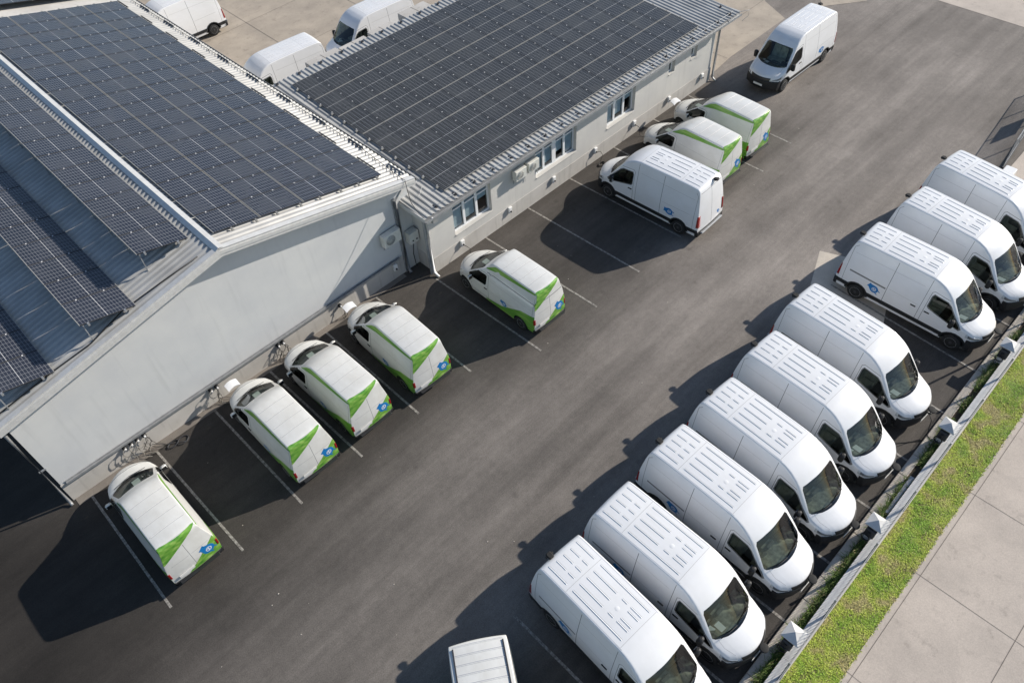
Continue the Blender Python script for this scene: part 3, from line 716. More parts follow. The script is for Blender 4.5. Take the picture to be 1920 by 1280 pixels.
    for i in range(n):
        y = -.42 - i * (.46 if kind != 'wide' else .26); w, h = .018, .011
        if y < -2.25: break
        mark(bm, 'T', [[(-xw, y - .036), (xw, y - .036), (xw, y - .014), (-xw, y - .014)]], 3 if kind == 'wide' else 2)  # grey band painted along each cross rib as its shade
        m = 6
        for k in range(m):
            x0 = -xw + 2 * xw * k / m; x1 = -xw + 2 * xw * (k + 1) / m
            def z(x): return tree.ray_cast(Vector((x, y, 4)), Vector((0, 0, -1)))[0].z - .002
            rb.add([(x0, y - w, z(x0)), (x1, y - w, z(x1)), (x1, y - w * .3, z(x1) + h), (x0, y - w * .3, z(x0) + h), (x0, y + w * .3, z(x0) + h), (x1, y + w * .3, z(x1) + h), (x0, y + w, z(x0)), (x1, y + w, z(x1))],
                   [(0, 1, 2, 3), (3, 2, 5, 4), (4, 5, 7, 6)])
    me = rb.mesh('tmp', 'city_van_white'); bm.from_mesh(me); bpy.data.meshes.remove(me)
    finish(bm, 'body', ['city_van_white', 'seam', 'roof_seam_rib_shade', 'rib_shade'], root)
    if kind == 'wide':
        for s in (-1, 1):
            b = MB(); b.box((s * .70 - .02, -2.2, 1.90), (s * .70 + .02, .1, 1.975)); b.build('roof_rail', 'metal_dark', root)
    for s in (-1, 1):
        for y in (ya, yb): wheel(root, s * .885, y, .32, .2)
        m = MB(); m.bbox((-.05, -.09, -.10), (.16, .04, .10), .04, 0); m.box((-.14, -.04, -.05), (-.03, 0, -.01), 1)
        o = m.build('wing_mirror', ['city_van_white', 'black_plastic'], root); o.location = (s * .95, 1.18, 1.12); o.scale = (s, 1, 1)
        g = MB(); g.box((-.03, -.096, -.08), (.14, -.091, .08)); g.build('mirror_glass', 'grille_black', o)
    u = MB(); u.box((-.8, -2.4, .22), (.8, 2.1, .30)); u.box((-.56, -2.3, .30), (.56, 2.05, .66)); u.build('underbody', 'interior_dark', root)
    d = MB(); d.grid(lambda a, b_: (-.72 + 1.44 * a, 1.0 + .58 * b_ - .22 * (2 * a - 1) ** 2 * b_, .98 + .08 * b_), 12, 4); d.box((-.72, .98, .5), (.72, 1.04, .99)); d.build('dashboard', 'interior_dark', root)
    bh = MB(); bh.hexa([(-.80, -.12, .3), (.80, -.12, .3), (.80, -.09, .3), (-.80, -.09, .3), (-.62, -.12, 1.75), (.62, -.12, 1.75), (.62, -.09, 1.75), (-.62, -.09, 1.75)]); bh.build('bulkhead', 'interior_dark', root)
    for x in (-.4, .35):
        s_ = MB(); s_.bbox((x - .22, .25, .62), (x + .22, .72, .82), .04)
        s_.hexa([(x - .22, .18, .8), (x + .22, .18, .8), (x + .22, .30, .8), (x - .22, .30, .8), (x - .19, .02, 1.3), (x + .19, .02, 1.3), (x + .19, .12, 1.3), (x - .19, .12, 1.3)])
        s_.bbox((x - .12, .02, 1.33), (x + .12, .11, 1.5), .03); s_.build('seat', 'interior_light', root)
    t = MB(); t.box((-.06, 1.18, 1.34 - .2), (.20, 1.42, 1.10)); t.build('dash_tray', 'paper', root)
    wp = MB()
    for a, b_ in (((-.60, 1.56, 1.165), (.02, 1.66, 1.19)), ((.02, 1.68, 1.155), (.56, 1.58, 1.18))): wp.tube([a, b_], .011, 5)
    wp.build('wiper', 'black_plastic', root)
    f = MB(); f.grid(lambda a, b_: (-.19 + .38 * a, .20 * b_ + .03 * math.sin(PI * a), .03 * math.sin(PI * a) + .12 * b_ - .06 * b_ * b_), 8, 4)
    f.grid(lambda a, b_: (-.19 + .38 * a, .20 * b_ + .03 * math.sin(PI * a), -.018 + .03 * math.sin(PI * a) + .12 * b_ - .06 * b_ * b_), 8, 4)
    o = f.build('charge_flap', 'van_white', root); o.location = (-.30, 2.32, .97); o.scale = (1.3, 1.5, 1.2)
    return root

BIG = make_panel_van()
CITY = make_city_van('box'); CITY_R = make_city_van('raised'); CITY_W = make_city_van('wide')
used = set()
def place(src, x, y, th, label, group, skip=()):
    if src.name not in used and not skip:
        used.add(src.name); o = src
    else: o = copy_tree(src, None, skip)
    o.location = (x, y, 0); o.rotation_euler = (0, 0, R(th))
    tag(o, label, 'van', group)
    return o
G1 = 'white vans parked nose to the kerb'
row = [
 (7.04, 3.99, -3.6, 'white high-roof van at the bottom of the kerb row, its cab cut by the frame', ()),
 (9.53, 4.02, -1.0, 'white van without a roof camera, second from the bottom of the kerb row', ('rear_camera',)),
 (12.29, 4.10, -2.2, 'white van third from the bottom of the kerb row', ('dashboard_papers',)),
 (14.84, 4.07, -4.0, 'white van fourth from the bottom of the kerb row', ('dashboard_papers',)),
 (17.59, 4.15, -3.7, 'white van fifth from the bottom of the kerb row', ()),
 (20.53, 4.35, -3.9, 'white van with charging cable hanging from its nose, beside the empty gap', ()),
 (25.33, 4.22, -.5, 'white van fully showing its side, rear wheels on the pale concrete pad', ()),
 (28.35, 3.99, -5.0, 'white van just beyond the one on the concrete pad, front wheel in shade', ()),
 (31.50, 4.05, -7.5, 'white van farthest up the kerb row, next to the metal gate', ())]
for x, y, a, lb, sk in row: place(BIG, x, y, 180 + a, lb, G1, sk)
place(BIG, 23.72, 15.75, 1.7, 'plain white high-roof van parked nose to the building wall beside green-striped vans', 'white high-roof vans away from the kerb row', ('charge_port_lid',))
place(BIG, 37.46, 17.35, 89.4, 'white van standing alone on the lane past the low building corner, black grille showing', 'white high-roof vans away from the kerb row', ('charge_port_lid',))
YV = 'older white vans in the yard behind the buildings'; sk = ('logo', 'rear_camera', 'charge_port_lid')
place(BIG, 23.9, 36.8, 87, 'plain white van behind the panelled roof, dark windscreen showing', YV, sk)
place(BIG, 17.4, 36.7, 86, 'plain white van behind both roofs, only its roof and side showing', YV, sk)
place(BIG, 16.7, 46.9, 88, 'plain white van at the top edge with rear wheel and bumper showing', YV, sk)
G2 = 'green striped delivery vans at the building'
NF = ('charge_flap',)
place(CITY, -.33, 17.74, 0, 'green and white van at the gable wall end, nearest the building corner', G2, NF)
place(CITY, 4.52, 17.85, -.6, 'green and white van with open nose flap, second along the gable wall', G2)
place(CITY, 7.0, 17.92, 0, 'green and white van with closed nose, between two vans with open nose flaps', G2, NF)
place(CITY, 9.85, 17.75, -2.5, 'green and white van with open nose flap, fourth along the gable wall', G2)
place(CITY_R, 14.99, 16.62, -1.0, 'green and white van with raised roof cap, parked alone at the low building corner', G2, NF)
place(CITY, 27.28, 16.59, -2.6, 'green and white van with closed nose, right beside the tall white van', G2, NF)
place(CITY, 29.91, 16.75, -3.4, 'green and white van with open nose flap, last one along the low building', G2)
place(CITY_W, 2.64, 4.75, 146, 'white van with wide ribbed roof and railings, parked askew at the bottom edge', G2, NF)

# remove unused prototypes
for p in (BIG, CITY, CITY_R, CITY_W):
    if p.name not in used:
        for c in list(p.children_recursive): bpy.data.objects.remove(c)
        bpy.data.objects.remove(p)

# ------------------------------------------------------------------ setting: ground
def sheet(name, polys, mat, z, label=None):
    m = MB()
    for p in polys: m.add([(x, y, z) for x, y in p], [tuple(range(len(p)))])
    o = m.build(name, mat); bm = bmesh.new(); bm.from_mesh(o.data)
    for f in bm.faces:
        if f.normal.z < 0: f.normal_flip()
    bm.to_mesh(o.data); bm.free()
    return struct(o)
sheet('ground', [[(-300, -300), (500, -300), (500, 500), (-300, 500)]], 'asphalt', 0)
sheet('yard_ground', [[(33.9, 20.15), (36.6, 20.45), (42.3, 20.5), (43.4, 22.6), (47, 23.4), (60, 30), (90, 60), (-40, 90), (-40, 31.0), (33.9, 31.0)]], 'yard_concrete', .004)
sheet('road', [[(49.8, -60), (160, -60), (160, 120), (62, 50), (49.9, 22)]], 'pavement', .008)
sheet('concrete_pad', [[(25.94, 8.57), (21.3, 6.8), (22.4, 4.0), (27.03, 5.80)]], 'pad', .004)
sheet('concrete_patch', [[(44.9, 19.6), (47.2, 17.9), (48.1, 18.6), (45.9, 20.3)]], 'yard_concrete', .012)
sheet('pavement', [[(-60, -60), (49.8, -60), (49.8, -1.03), (-60, -1.03)]], 'pavement', .02)
sheet('turf_ground', [[(-20, -1.03), (40, -1.03), (40, .17), (-20, .17)]], 'turf', .012)
sheet('gate_paving', [[(33.6, -1.03), (49.8, -1.03), (49.8, 5.2), (35.4, 5.0), (33.6, .98)]], 'pavement', .016)
J = []
for x in (3.3, 7.15, 11.03, 15.14, 18.96, 22.85, 26.7): J.append([(x - .009, -1.03), (x + .009, -1.03), (x + .009, -12), (x - .009, -12)])
for y in (-1.22, -4.08, -8.0): J.append([(-10, y - .009), (60, y - .009), (60, y + .009), (-10, y + .009)])
def offs(n):  # joints lie slightly above the slabs
    return n
sheet('pavement_joint', J[:7], 'joint', .024); sheet('pavement_joint', J[7:], 'joint', .028)
YJ = []
for a, b in (((36.4, 31), (36.4, 20.5)), ((36.5, 22.6), (43.4, 22.7)), ((14, 40.5), (40, 41.2)), ((20.5, 32), (21.0, 60)), ((26.5, 32), (27.2, 60)), ((10, 45.5), (40, 46.2))):
    YJ.append(seg_quad(a, b, .03))
sheet('yard_joint', YJ[:3], 'joint', .008); sheet('yard_joint', YJ[3:], 'joint', .012)
LN = [((-1.63, 20.9), (-1.69, 15.01)), ((.87, 21.0), (.95, 15.0)), ((3.32, 20.92), (3.32, 15.0)), ((5.83, 20.93), (5.91, 14.96)), ((8.57, 20.99), (8.52, 14.89)),
      ((11.2, 20.9), (11.2, 14.9)), ((13.66, 19.63), (13.79, 13.62)), ((16.9, 19.97), (17.04, 13.53)), ((19.65, 19.95), (19.79, 13.52)), ((22.55, 20.0), (22.71, 13.46)),
      ((25.85, 20.0), (25.8, 13.37)), ((29.04, 20.0), (29.02, 13.41)), ((31.97, 20.0), (31.8, 13.63)),
      ((5.59, 6.96), (5.48, 1.0)), ((8.25, 6.9), (8.34, 1.0)), ((11.11, 6.9), (11.09, 1.0)), ((13.7, 6.9), (13.62, 1.0)), ((16.27, 6.9), (16.21, 1.0)), ((18.8, 6.9), (18.72, 1.0)),
      ((21.6, 6.9), (21.42, 1.0)), ((24.44, 7.15), (23.99, 1.0)), ((27.3, 6.9), (27.01, 1.0)), ((30.3, 6.9), (30.1, 1.0))]
for a, b in LN:
    o = sheet('bay_marking', [seg_quad(a, b, .085)], 'line_paint', .016 if b[0] > 21 and b[1] < 2 else .008)

# kerb, planting strip, low wall, fence
k = MB()
x = -12.
while x < 33.4:
    k.bbox((x + .006, .70, -.05), (x + .994, .98, .12), .018); x += 1.0
tag(k.build('kerb', 'kerb_stone'), kind='structure')
sheet('planting_bed', [[(-12, .46), (33.4, .46), (33.4, .72), (-12, .72)]], 'soil', .05)
w = empty('boundary_wall', (10, .3, 0)); tag(w, 'low grey boundary wall with pale metal coping between kerb and grass', 'wall')
def loc(o, p):  # keep world coordinates under a placed empty
    o.location = (-p[0], -p[1], -p[2]); return o
m = MB(); m.box((-12, .17, 0), (33.4, .44, .30)); loc(m.build('masonry', 'plinth', w), (10, .3, 0))
m = MB()
x = -12.
while x < 33.4:
    m.hexa([(x + .004, .255, .305), (x + 1.996, .255, .305), (x + 1.996, .47, .305), (x + .004, .47, .305), (x + .004, .255, .33), (x + 1.996, .255, .33), (x + 1.996, .47, .315), (x + .004, .47, .315)]); x += 2
loc(m.build('coping', 'metal_trim', w), (10, .3, 0))

# welded mesh fence, posts and wires
fe = empty('mesh_fence', (10, .22, .3)); tag(fe, 'see-through welded wire fence standing on the low boundary wall', 'fence')
m = MB()
x = -12.
while x < 33.4:
    r = .024
    m.add([(x - r, .215, .30), (x + r, .215, .30), (x, .222, .30), (x - r, .215, 1.45), (x + r, .215, 1.45), (x, .222, 1.45)], [(0, 1, 4, 3), (1, 2, 5, 4), (2, 0, 3, 5)]); x += .17
for z in (.36, .56, .76, .96, 1.16, 1.40): m.box((-12, .205, z), (33.4, .213, z + .008))
loc(m.build('wire_mesh', 'metal_grey', fe), (10, .22, .3))
for i in range(18):
    x = -9.7 + i * 2.4
    p = MB(); p.box((x - .025, .19, .30), (x + .025, .25, 1.5)); p.box((x - .05, .175, .30), (x + .05, .265, .335)); loc(p.build('fence_post', 'metal_grey', fe), (10, .22, .3))
lp = empty('lamp_post', (27.0, .30, .3)); tag(lp, 'slim grey pole by the boundary wall, cut off by the edge', 'pole')
m = MB(); m.tube([(0, 0, 0), (0, 0, 2.9)], [.045, .035], 10); m.build('pole', 'metal_grey', lp)
m = MB(); m.lathe([(0, .08), (.03, .08)], (0, 0, 0), 'z', 12); m.build('base_plate', 'metal_grey', lp)

def coil(m, c, r, turns, rad=.012, ax='x', sq=1., mi=0, jit=.012):
    pts = []
    for i in range(turns * 14 + 1):
        a = 2 * PI * i / 14; rr = r * (1 + .08 * math.sin(i * .9)); t = (i / 14) * jit
        u, v = rr * math.cos(a), rr * math.sin(a) * sq
        pts.append((c[0] - t, c[1] + u, c[2] + v) if ax == 'x' else (c[0] + u, c[1] - t, c[2] + v) if ax == 'y' else (c[0] + u, c[1] + v, c[2] + t))
    m.tube(pts, rad, 6, mi)
def pillar(x, label):
    r = empty('charging_pillar', (x, .57, 0)); tag(r, label, 'charging post', 'charging posts with pyramid caps along the kerb')
    m = MB(); m.bbox((-.15, -.12, 0), (.15, .12, 1.06), .01); m.build('post', 'plaster', r)
    m = MB(); h = .27
    m.add([(-h, -h, 1.06), (h, -h, 1.06), (h, h, 1.06), (-h, h, 1.06), (-h, -h, 1.085), (h, -h, 1.085), (h, h, 1.085), (-h, h, 1.085), (0, 0, 1.24)],
          [(0, 3, 2, 1), (0, 1, 5, 4), (1, 2, 6, 5), (2, 3, 7, 6), (3, 0, 4, 7), (4, 5, 8), (5, 6, 8), (6, 7, 8), (7, 4, 8)])
    m.build('cap', 'metal_trim', r)
    m = MB(); m.bbox((-.30, -.16, .55), (-.155, .16, .95), .02); m.build('charger_box', 'metal_dark', r)
    m = MB(); m.lathe([(0, .055), (-.05, .05), (-.055, .03)], (-.30, .02, .80), 'x', 14); m.build('socket', 'black_plastic', r)
    m = MB(); coil(m, (-.36, .05, .60), .13, 3, .014); m.tube([(-.40, .05, .47), (-.42, .10, .3), (-.40, .12, .14), (-.5, .14, .08)], .013, 6); m.build('cable', 'cable_black', r)
for x, l in ((24.9, 'grey charging post with pyramid cap beside the van on the concrete pad'), (20.08, 'grey charging post with pyramid cap where a cable runs to the van nose'), (15.17, 'grey charging post with pyramid cap, third from the bottom edge'),
             (10.44, 'grey charging post with pyramid cap, second from the bottom edge'), (5.75, 'grey charging post with pyramid cap at the bottom of the low wall'), (29.7, 'grey charging post with pyramid cap at the far end of the low wall')): pillar(x, l)
m = MB(); m.tube([(20.25, 1.30, .9), (20.18, 1.12, .72), (20.12, 1.05, .35), (20.05, 1.0, .14), (19.95, .86, .135), (19.9, .74, .13), (19.8, .66, .3), (19.72, .6, .55)], .013, 6)
m.tube([(20.25, 1.34, .88), (20.25, 1.28, .92), (20.25, 1.24, .94)], .03, 8)
tag(m.build('charging_cable', 'cable_black'), 'black charging cable hanging from a van nose down over the kerb', 'cable')
m = MB(); m.tube([(18.7, 1.9, .02), (19.1, 1.6, .02), (19.5, 1.25, .02), (19.8, 1.02, .03), (19.9, .99, .13)], .012, 6)
tag(m.build('charging_cable', 'cable_black'), 'thin black cable lying on the asphalt in front of the vans', 'cable')
# metal trough lying in the planting bed
m = MB(); m.hexa([(16.3, .50, .07), (18.1, .50, .07), (18.1, .64, .07), (16.3, .60, .07), (16.3, .50, .20), (18.1, .50, .20), (18.1, .64, .17), (16.3, .60, .17)])
tag(m.build('metal_trough', 'metal_grey'), 'grey metal trough lying in the weeds behind the kerb', 'trough')

# gate at the far end
g = empty('mesh_gate', (36.4, 5.25, 0)); tag(g, 'tall metal mesh gate at the far end of the kerb row', 'gate')
GL = 9.; ang = R(5.5); g.rotation_euler = (0, 0, ang)
m = MB()
for z in (.15, 1.62): m.box((0, -.015, z), (GL, .015, z + .03))
for i in range(5): x = GL * i / 4; m.box((x - .02, -.018, .12), (x + .02, .018, 1.66))
m.build('frame', 'metal_grey', g)
m = MB()
x = .05
while x < GL: m.box((x - .004, -.003, .2), (x + .004, .003, 1.63)); x += .06
m.build('wire_infill', 'metal_grey', g)
m = MB(); m.box((3.9, -.012, .45), (5.6, .004, 1.35)); m.build('gate_sign', 'plate_white', g)
m = MB(); m.box((0, -.05, .0), (GL, .05, .10)); m.build('gate_rail', 'metal_dark', g)
m = MB(); m.bbox((35.5, 4.6, 0), (36.1, 5.1, .5), .03); tag(m.build('gate_motor', 'pvc_white'), 'pale gate motor box at the foot of the mesh gate', 'motor box')

# ------------------------------------------------------------------ corrugated sheets
def corrug(fn, across, along, period=.25, h=.05, nd_=2):
    """fn(a, l, up) -> point; ribs run along l"""
    m = MB(); prof = []
    a = 0.
    while a < across:
        for da, up in ((0, 0), (.30 * period, 0), (.52 * period, h), (.78 * period, h)):
            if a + da <= across: prof.append((a + da, up))
        a += period
    prof.append((across, 0))
    n = len(prof)
    for j in range(nd_ + 1): m.v += [tuple(fn(a, along * j / nd_, up)) for a, up in prof]
    for j in range(nd_):
        for i in range(n - 1): m.f.append([j * n + i, j * n + i + 1, (j + 1) * n + i + 1, (j + 1) * n + i]); m.m.append(0); m.sm.append(False)
    return m
# ---- gabled warehouse
RX, RZ = 5.95, 6.5
SR, SLp = .228, .195
XL, XE = -2.35, 14.05
Y0, Y1 = 20.55, 43.95
zr = lambda x: RZ - SR * (x - RX)
zl = lambda x: RZ + SLp * (x - RX)
B1O = (6, 32, 0)
b1 = empty('warehouse', B1O); tag(b1, 'pale rendered warehouse with gabled ribbed metal roof under solar panels', 'building')
def b1p(m, name, mat, par=None): 
    o = m.build(name, mat, par or b1)
    if par is None: loc(o, B1O)
    return o
m = MB()
def gable(y0, y1, x0, x1, z0=0, dz=-.12):
    P = [(x0, z0), (x1, z0), (x1, zr(x1) + dz), (RX, RZ + dz), (x0, zl(x0) + dz)]
    n = len(P); v = [(x, y0, z) for x, z in P] + [(x, y1, z) for x, z in P]
    m.add(v, [tuple(range(n)), tuple(reversed(range(n, 2 * n)))] + [(i, (i + 1) % n, n + (i + 1) % n, n + i) for i in range(n)])
gable(21.0, 21.3, -2.13, 13.9, .0)
gable(43.4, 43.7, -2.13, 13.45)
m.box((-2.13, 21.3, 0), (-1.83, 43.4, zl(-2) - .15)); m.box((13.15, 21.3, 0), (13.45, 43.4, zr(13.3) - .16))
b1p(m, 'wall', 'plaster')
m = MB(); m.box((-2.16, 20.975, 0), (13.2, 21.0 - .0005, .95)); m.v = [(x, y if y < 20.99 else 20.998, z) for x, y, z in m.v]; b1p(m, 'plinth', 'plinth')
m = MB(); m.box((-1.95, 20.86, .96), (12.86, 20.975, .985)); m.box((-1.95, 20.86, .985), (12.86, 20.875, 1.045)); m.box((-1.95, 20.96, .985), (12.86, 20.975, 1.05)); b1p(m, 'cable_tray', 'metal_grey')
m = corrug(lambda a, l, up: (RX + l, Y0 + a, zr(RX + l) + up), Y1 - Y0, XE - RX); o = b1p(m, 'roof', 'metal_roof')
m = corrug(lambda a, l, up: (RX - l, Y0 + a, zl(RX - l) + up), Y1 - Y0, RX - XL); o = b1p(m, 'roof', 'metal_roof')
m = MB()
m.hexa([(RX - .02, Y0 - .04, RZ + .10), (RX + .16, Y0 - .04, RZ + .05), (RX + .16, Y1, RZ + .05), (RX - .02, Y1, RZ + .10),
        (RX - .02, Y0 - .04, RZ + .115), (RX + .16, Y0 - .04, RZ + .065), (RX + .16, Y1, RZ + .065), (RX - .02, Y1, RZ + .115)])
m.hexa([(RX - .17, Y0 - .04, zl(RX - .17) + .045), (RX - .02, Y0 - .04, RZ + .10), (RX - .02, Y1, RZ + .10), (RX - .17, Y1, zl(RX - .17) + .045),
        (RX - .17, Y0 - .04, zl(RX - .17) + .058), (RX - .02, Y0 - .04, RZ + .115), (RX - .02, Y1, RZ + .115), (RX - .17, Y1, zl(RX - .17) + .058)])
b1p(m, 'ridge_cap', 'metal_trim')
m = MB()
for (xa, za, xb, zb_) in ((RX, RZ, XE, zr(XE)), (XL, zl(XL), RX, RZ)):
    m.hexa([(xa, Y0 - .03, za - .28), (xb, Y0 - .03, zb_ - .28), (xb, Y0 + .02, zb_ - .28), (xa, Y0 + .02, za - .28), (xa, Y0 - .03, za + .05), (xb, Y0 - .03, zb_ + .05), (xb, Y0 + .02, zb_ + .05), (xa, Y0 + .02, za + .05)])
    m.hexa([(xa, Y0 - .045, za + .052), (xb, Y0 - .045, zb_ + .052), (xb, Y0 + .16, zb_ + .052), (xa, Y0 + .16, za + .052), (xa, Y0 - .045, za + .066), (xb, Y0 - .045, zb_ + .066), (xb, Y0 + .16, zb_ + .066), (xa, Y0 + .16, za + .066)])
    m.hexa([(xa, Y0 - .05, za - .16), (xb, Y0 - .05, zb_ - .16), (xb, Y0 - .032, zb_ - .16), (xa, Y0 - .032, za - .16), (xa, Y0 - .05, za - .02), (xb, Y0 - .05, zb_ - .02), (xb, Y0 - .032, zb_ - .02), (xa, Y0 - .032, za - .02)])
b1p(m, 'gable_trim', 'metal_trim')
m = MB()
for (xa, za, xb, zb_) in ((RX, RZ, 13.9, zr(13.9)), (-2.2, zl(-2.2), RX, RZ)):
    m.hexa([(xa, Y0 + .03, za - .30), (xb, Y0 + .03, zb_ - .30), (xb, 21.0, zb_ - .30), (xa, 21.0, za - .30), (xa, Y0 + .03, za - .26), (xb, Y0 + .03, zb_ - .26), (xb, 21.0, zb_ - .26), (xa, 21.0, za - .26)])
b1p(m, 'soffit', 'plaster')
m = MB(); m.box((XE - .02, Y0, zr(XE) - .16), (XE + .12, Y1, zr(XE) - .14)); m.box((XE + .105, Y0, zr(XE) - .14), (XE + .12, Y1, zr(XE) - .02)); b1p(m, 'gutter', 'metal_grey')
m = MB(); m.tube([(-2.27, 20.92, 4.3), (-2.27, 20.92, .15), (-2.27, 20.78, .04)], .055, 10); m.box((-2.33, 20.97, 2.0), (-2.1, 21.02, 2.05)); b1p(m, 'downpipe', 'metal_grey')
m = MB(); m.tube([(13.17, 20.88, 3.9), (13.17, 20.88, .2), (13.17, 20.72, .05)], .075, 10); m.box((13.07, 20.93, 0), (13.27, 20.999, 3.95))
b1p(m, 'downpipe', 'metal_grey')
m = MB()
for i in range(9):
    y = 21.9 + i * 2.58; m.hexa([(13.20, y, zr(13.2) + .055), (13.25, y, zr(13.25) + .055), (13.25, y + 1.15, zr(13.25) + .055), (13.20, y + 1.15, zr(13.2) + .055), (13.20, y, zr(13.2) + .10), (13.25, y, zr(13.25) + .10), (13.25, y + 1.15, zr(13.25) + .10), (13.20, y + 1.15, zr(13.2) + .10)])
b1p(m, 'mounting_rail', 'metal_dark')
for i in range(9):
    y = 20.95 + i * 2.58; z = zr(13.86)
    m = MB(); m.hexa([(13.86, y, z + .03), (13.88, y, z + .03), (13.88, y + 1.0, z + .03), (13.86, y + 1.0, z + .03), (13.88, y, z + .13), (13.89, y, z + .13), (13.89, y + 1.0, z + .13), (13.88, y + 1.0, z + .13)])
    b1p(m, 'snow_guard', 'metal_grey')
m = MB()
CX = lambda y: 13.84 - .25 * max(0, min(1, (24 - y) / 3.2))
cp = [(CX(Y0 + .1 + i * .6), Y0 + .1 + i * .6, zr(CX(Y0 + .1 + i * .6)) + .09) for i in range(39)]
m.tube(list(reversed(cp)) + [(13.58, Y0 - .04, zr(13.5) + .10), (13.50, 20.35, 4.55), (13.40, 20.1, 4.1), (13.42, 19.75, 3.75), (13.46, 19.50, 3.62), (13.5, 19.42, 3.4)], .013, 6)
y = Y0 + .2
while y < Y1 - .3:
    c_ = CX(y); m.box((c_ - .012, y - .01, zr(c_) - .0), (c_ + .012, y + .01, zr(c_) + .08)); y += .62
tag(m.build('roof_cable', 'cable_black'), 'black cable clipped along the warehouse eave and hanging over its corner', 'cable')
m = MB()
m.tube([(-2.2, 21.0, zl(-2.2) + .08), (-.2, 20.95, zl(-.2) + .09), (1.2, 20.85, zl(1.2) + .08), (2.5, 21.1, zl(2.5) + .09), (3.9, 21.0, zl(3.9) + .08), (5.3, 20.85, zl(5.3) + .09)], .022, 6)
tag(m.build('roof_cable', 'cable_black'), 'dark cable lying across the shaded slope close to the gable edge', 'cable')

# ---- solar panels
def panel_proto(mt='pv_cells'):
    r = empty('solar_panel')
    m = MB(); m.box((-.834, -.492, .006), (.834, .492, .030)); m.build('glass', mt, r)
    m = MB()
    for a, b in (((-.85, -.5, 0), (-.838, .5, .033)), ((.838, -.5, 0), (.85, .5, .033)), ((-.838, -.5, 0), (.838, -.488, .033)), ((-.838, .488, 0), (.838, .5, .033))): pass
    m.box((-.85, -.5, 0), (-.834, .5, .033), 1); m.box((.834, -.5, 0), (.85, .5, .033), 1); m.box((-.834, -.5, 0), (.834, -.492, .033)); m.box((-.834, .492, 0), (.834, .5, .033))
    for x in (-.42, .42):
        m.box((x - .021, .478, .034), (x + .021, .526, .042), 2)
    m.build('frame', ['pv_frame_dark', 'pv_frame', 'pv_clamp'], r)
    return r
PV = panel_proto(); first_pv = [True]
PVM = PV.children; PR = random.Random(5)
def orient(xa, ya):
    xa = Vector(xa).normalized(); ya = Vector(ya).normalized(); za = xa.cross(ya).normalized(); ya = za.cross(xa)
    return Matrix((xa, ya, za)).transposed().to_euler()
PV2 = panel_proto('pv_cells_grey')
def pv(c, xa, ya, sx, sy, label, group, grey=False):
    if first_pv[0] and not grey: o = PV; first_pv[0] = False
    else: o = copy_tree(PV2 if grey else PV)
    xa = (xa[0], xa[1], xa[2] + PR.gauss(0, .0022)); ya = (ya[0], ya[1], ya[2] + PR.gauss(0, .0022))
    o.location = c; o.rotation_euler = orient(xa, ya); o.scale = (sx, sy, 1)
    tag(o, label, 'solar panel', group)
ORD = ['first', 'second', 'third', 'fourth', 'fifth', 'sixth', 'seventh', 'eighth', 'ninth', 'tenth', 'eleventh', 'twelfth', 'thirteenth', 'fourteenth', 'fifteenth', 'sixteenth', 'seventeenth', 'eighteenth']
for i in range(4):
    for j in range(17):
        x = 6.22 + 1.716 * (i + .5) + .012 * i; y = 21.34 + 1.305 * (j + .5)
        pv((x, y, zr(x) + .10), (1, 0, -SR), (0, 1, 0), 1.735 / 1.7, 1.268, 'solar panel %s from the ridge, %s row back from the gable edge' % (ORD[i], ORD[j]), 'solar panels on the sunny warehouse slope')
RACK = [(5.52, 21.75, 15, 'the ridge'), (2.90, 20.80, 10, 'middle'), (-.10, 20.78, 6, 'lowest')]
for s, (xr_, y0, n, nm) in enumerate(RACK):
    w_ = 1.745; ca = math.cos(math.atan(.25)); xl_ = xr_ - w_ * ca; zR = zl(xr_) + .14; zL = zR + w_ * math.sin(math.atan(.25))
    for j in range(n):
        c = ((xr_ + xl_) / 2, y0 + 1.29 * (j + .5), (zR + zL) / 2)
        pv(c, (1, 0, -.25), (0, 1, 0), w_ / 1.7, 1.262, 'tilted solar panel, %s from the gable edge, strip %s' % (ORD[j], ['next to ridge', 'between two strips', 'lowest on slope'][s]), 'tilted solar panels on the shaded slope')
    r = MB(); y1 = y0 + 1.29 * n
    r.box((xl_ + .08, y0 + .02, zL - .09), (xl_ + .12, y1 - .02, zL - .03)); r.box((xr_ - .10, y0 + .02, zR - .035), (xr_ - .06, y1 - .02, zR + .0))
    for j in range(n + 1):
        y = y0 + .15 + (y1 - y0 - .3) * j / n
        r.box((xl_ + .085, y - .02, zl(xl_ + .1)), (xl_ + .115, y + .02, zL - .05))
        r.hexa([(xl_ + .1, y - .015, zL - .10), (xr_ - .08, y - .015, zR - .06), (xr_ - .08, y + .015, zR - .06), (xl_ + .1, y + .015, zL - .10), (xl_ + .1, y - .015, zL - .06), (xr_ - .08, y - .015, zR - .03), (xr_ - .08, y + .015, zR - .03), (xl_ + .1, y + .015, zL - .06)])
    for xx in (xl_ + .25, xr_ - .35): r.box((xx - .03, y0 - .06, zR + (xr_ - xx) * .25 - .05), (xx + .03, y0 + .02, zR + (xr_ - xx) * .25 + .05))
    tag(r.build('panel_rack', 'metal_grey'), 'metal rack holding up the tilted panel strip %s' % ['next to the ridge', 'between two other strips', 'lowest on the shaded slope'][s], 'mounting rack')
pb = empty('panel_brackets', (9, 30, 5.8))
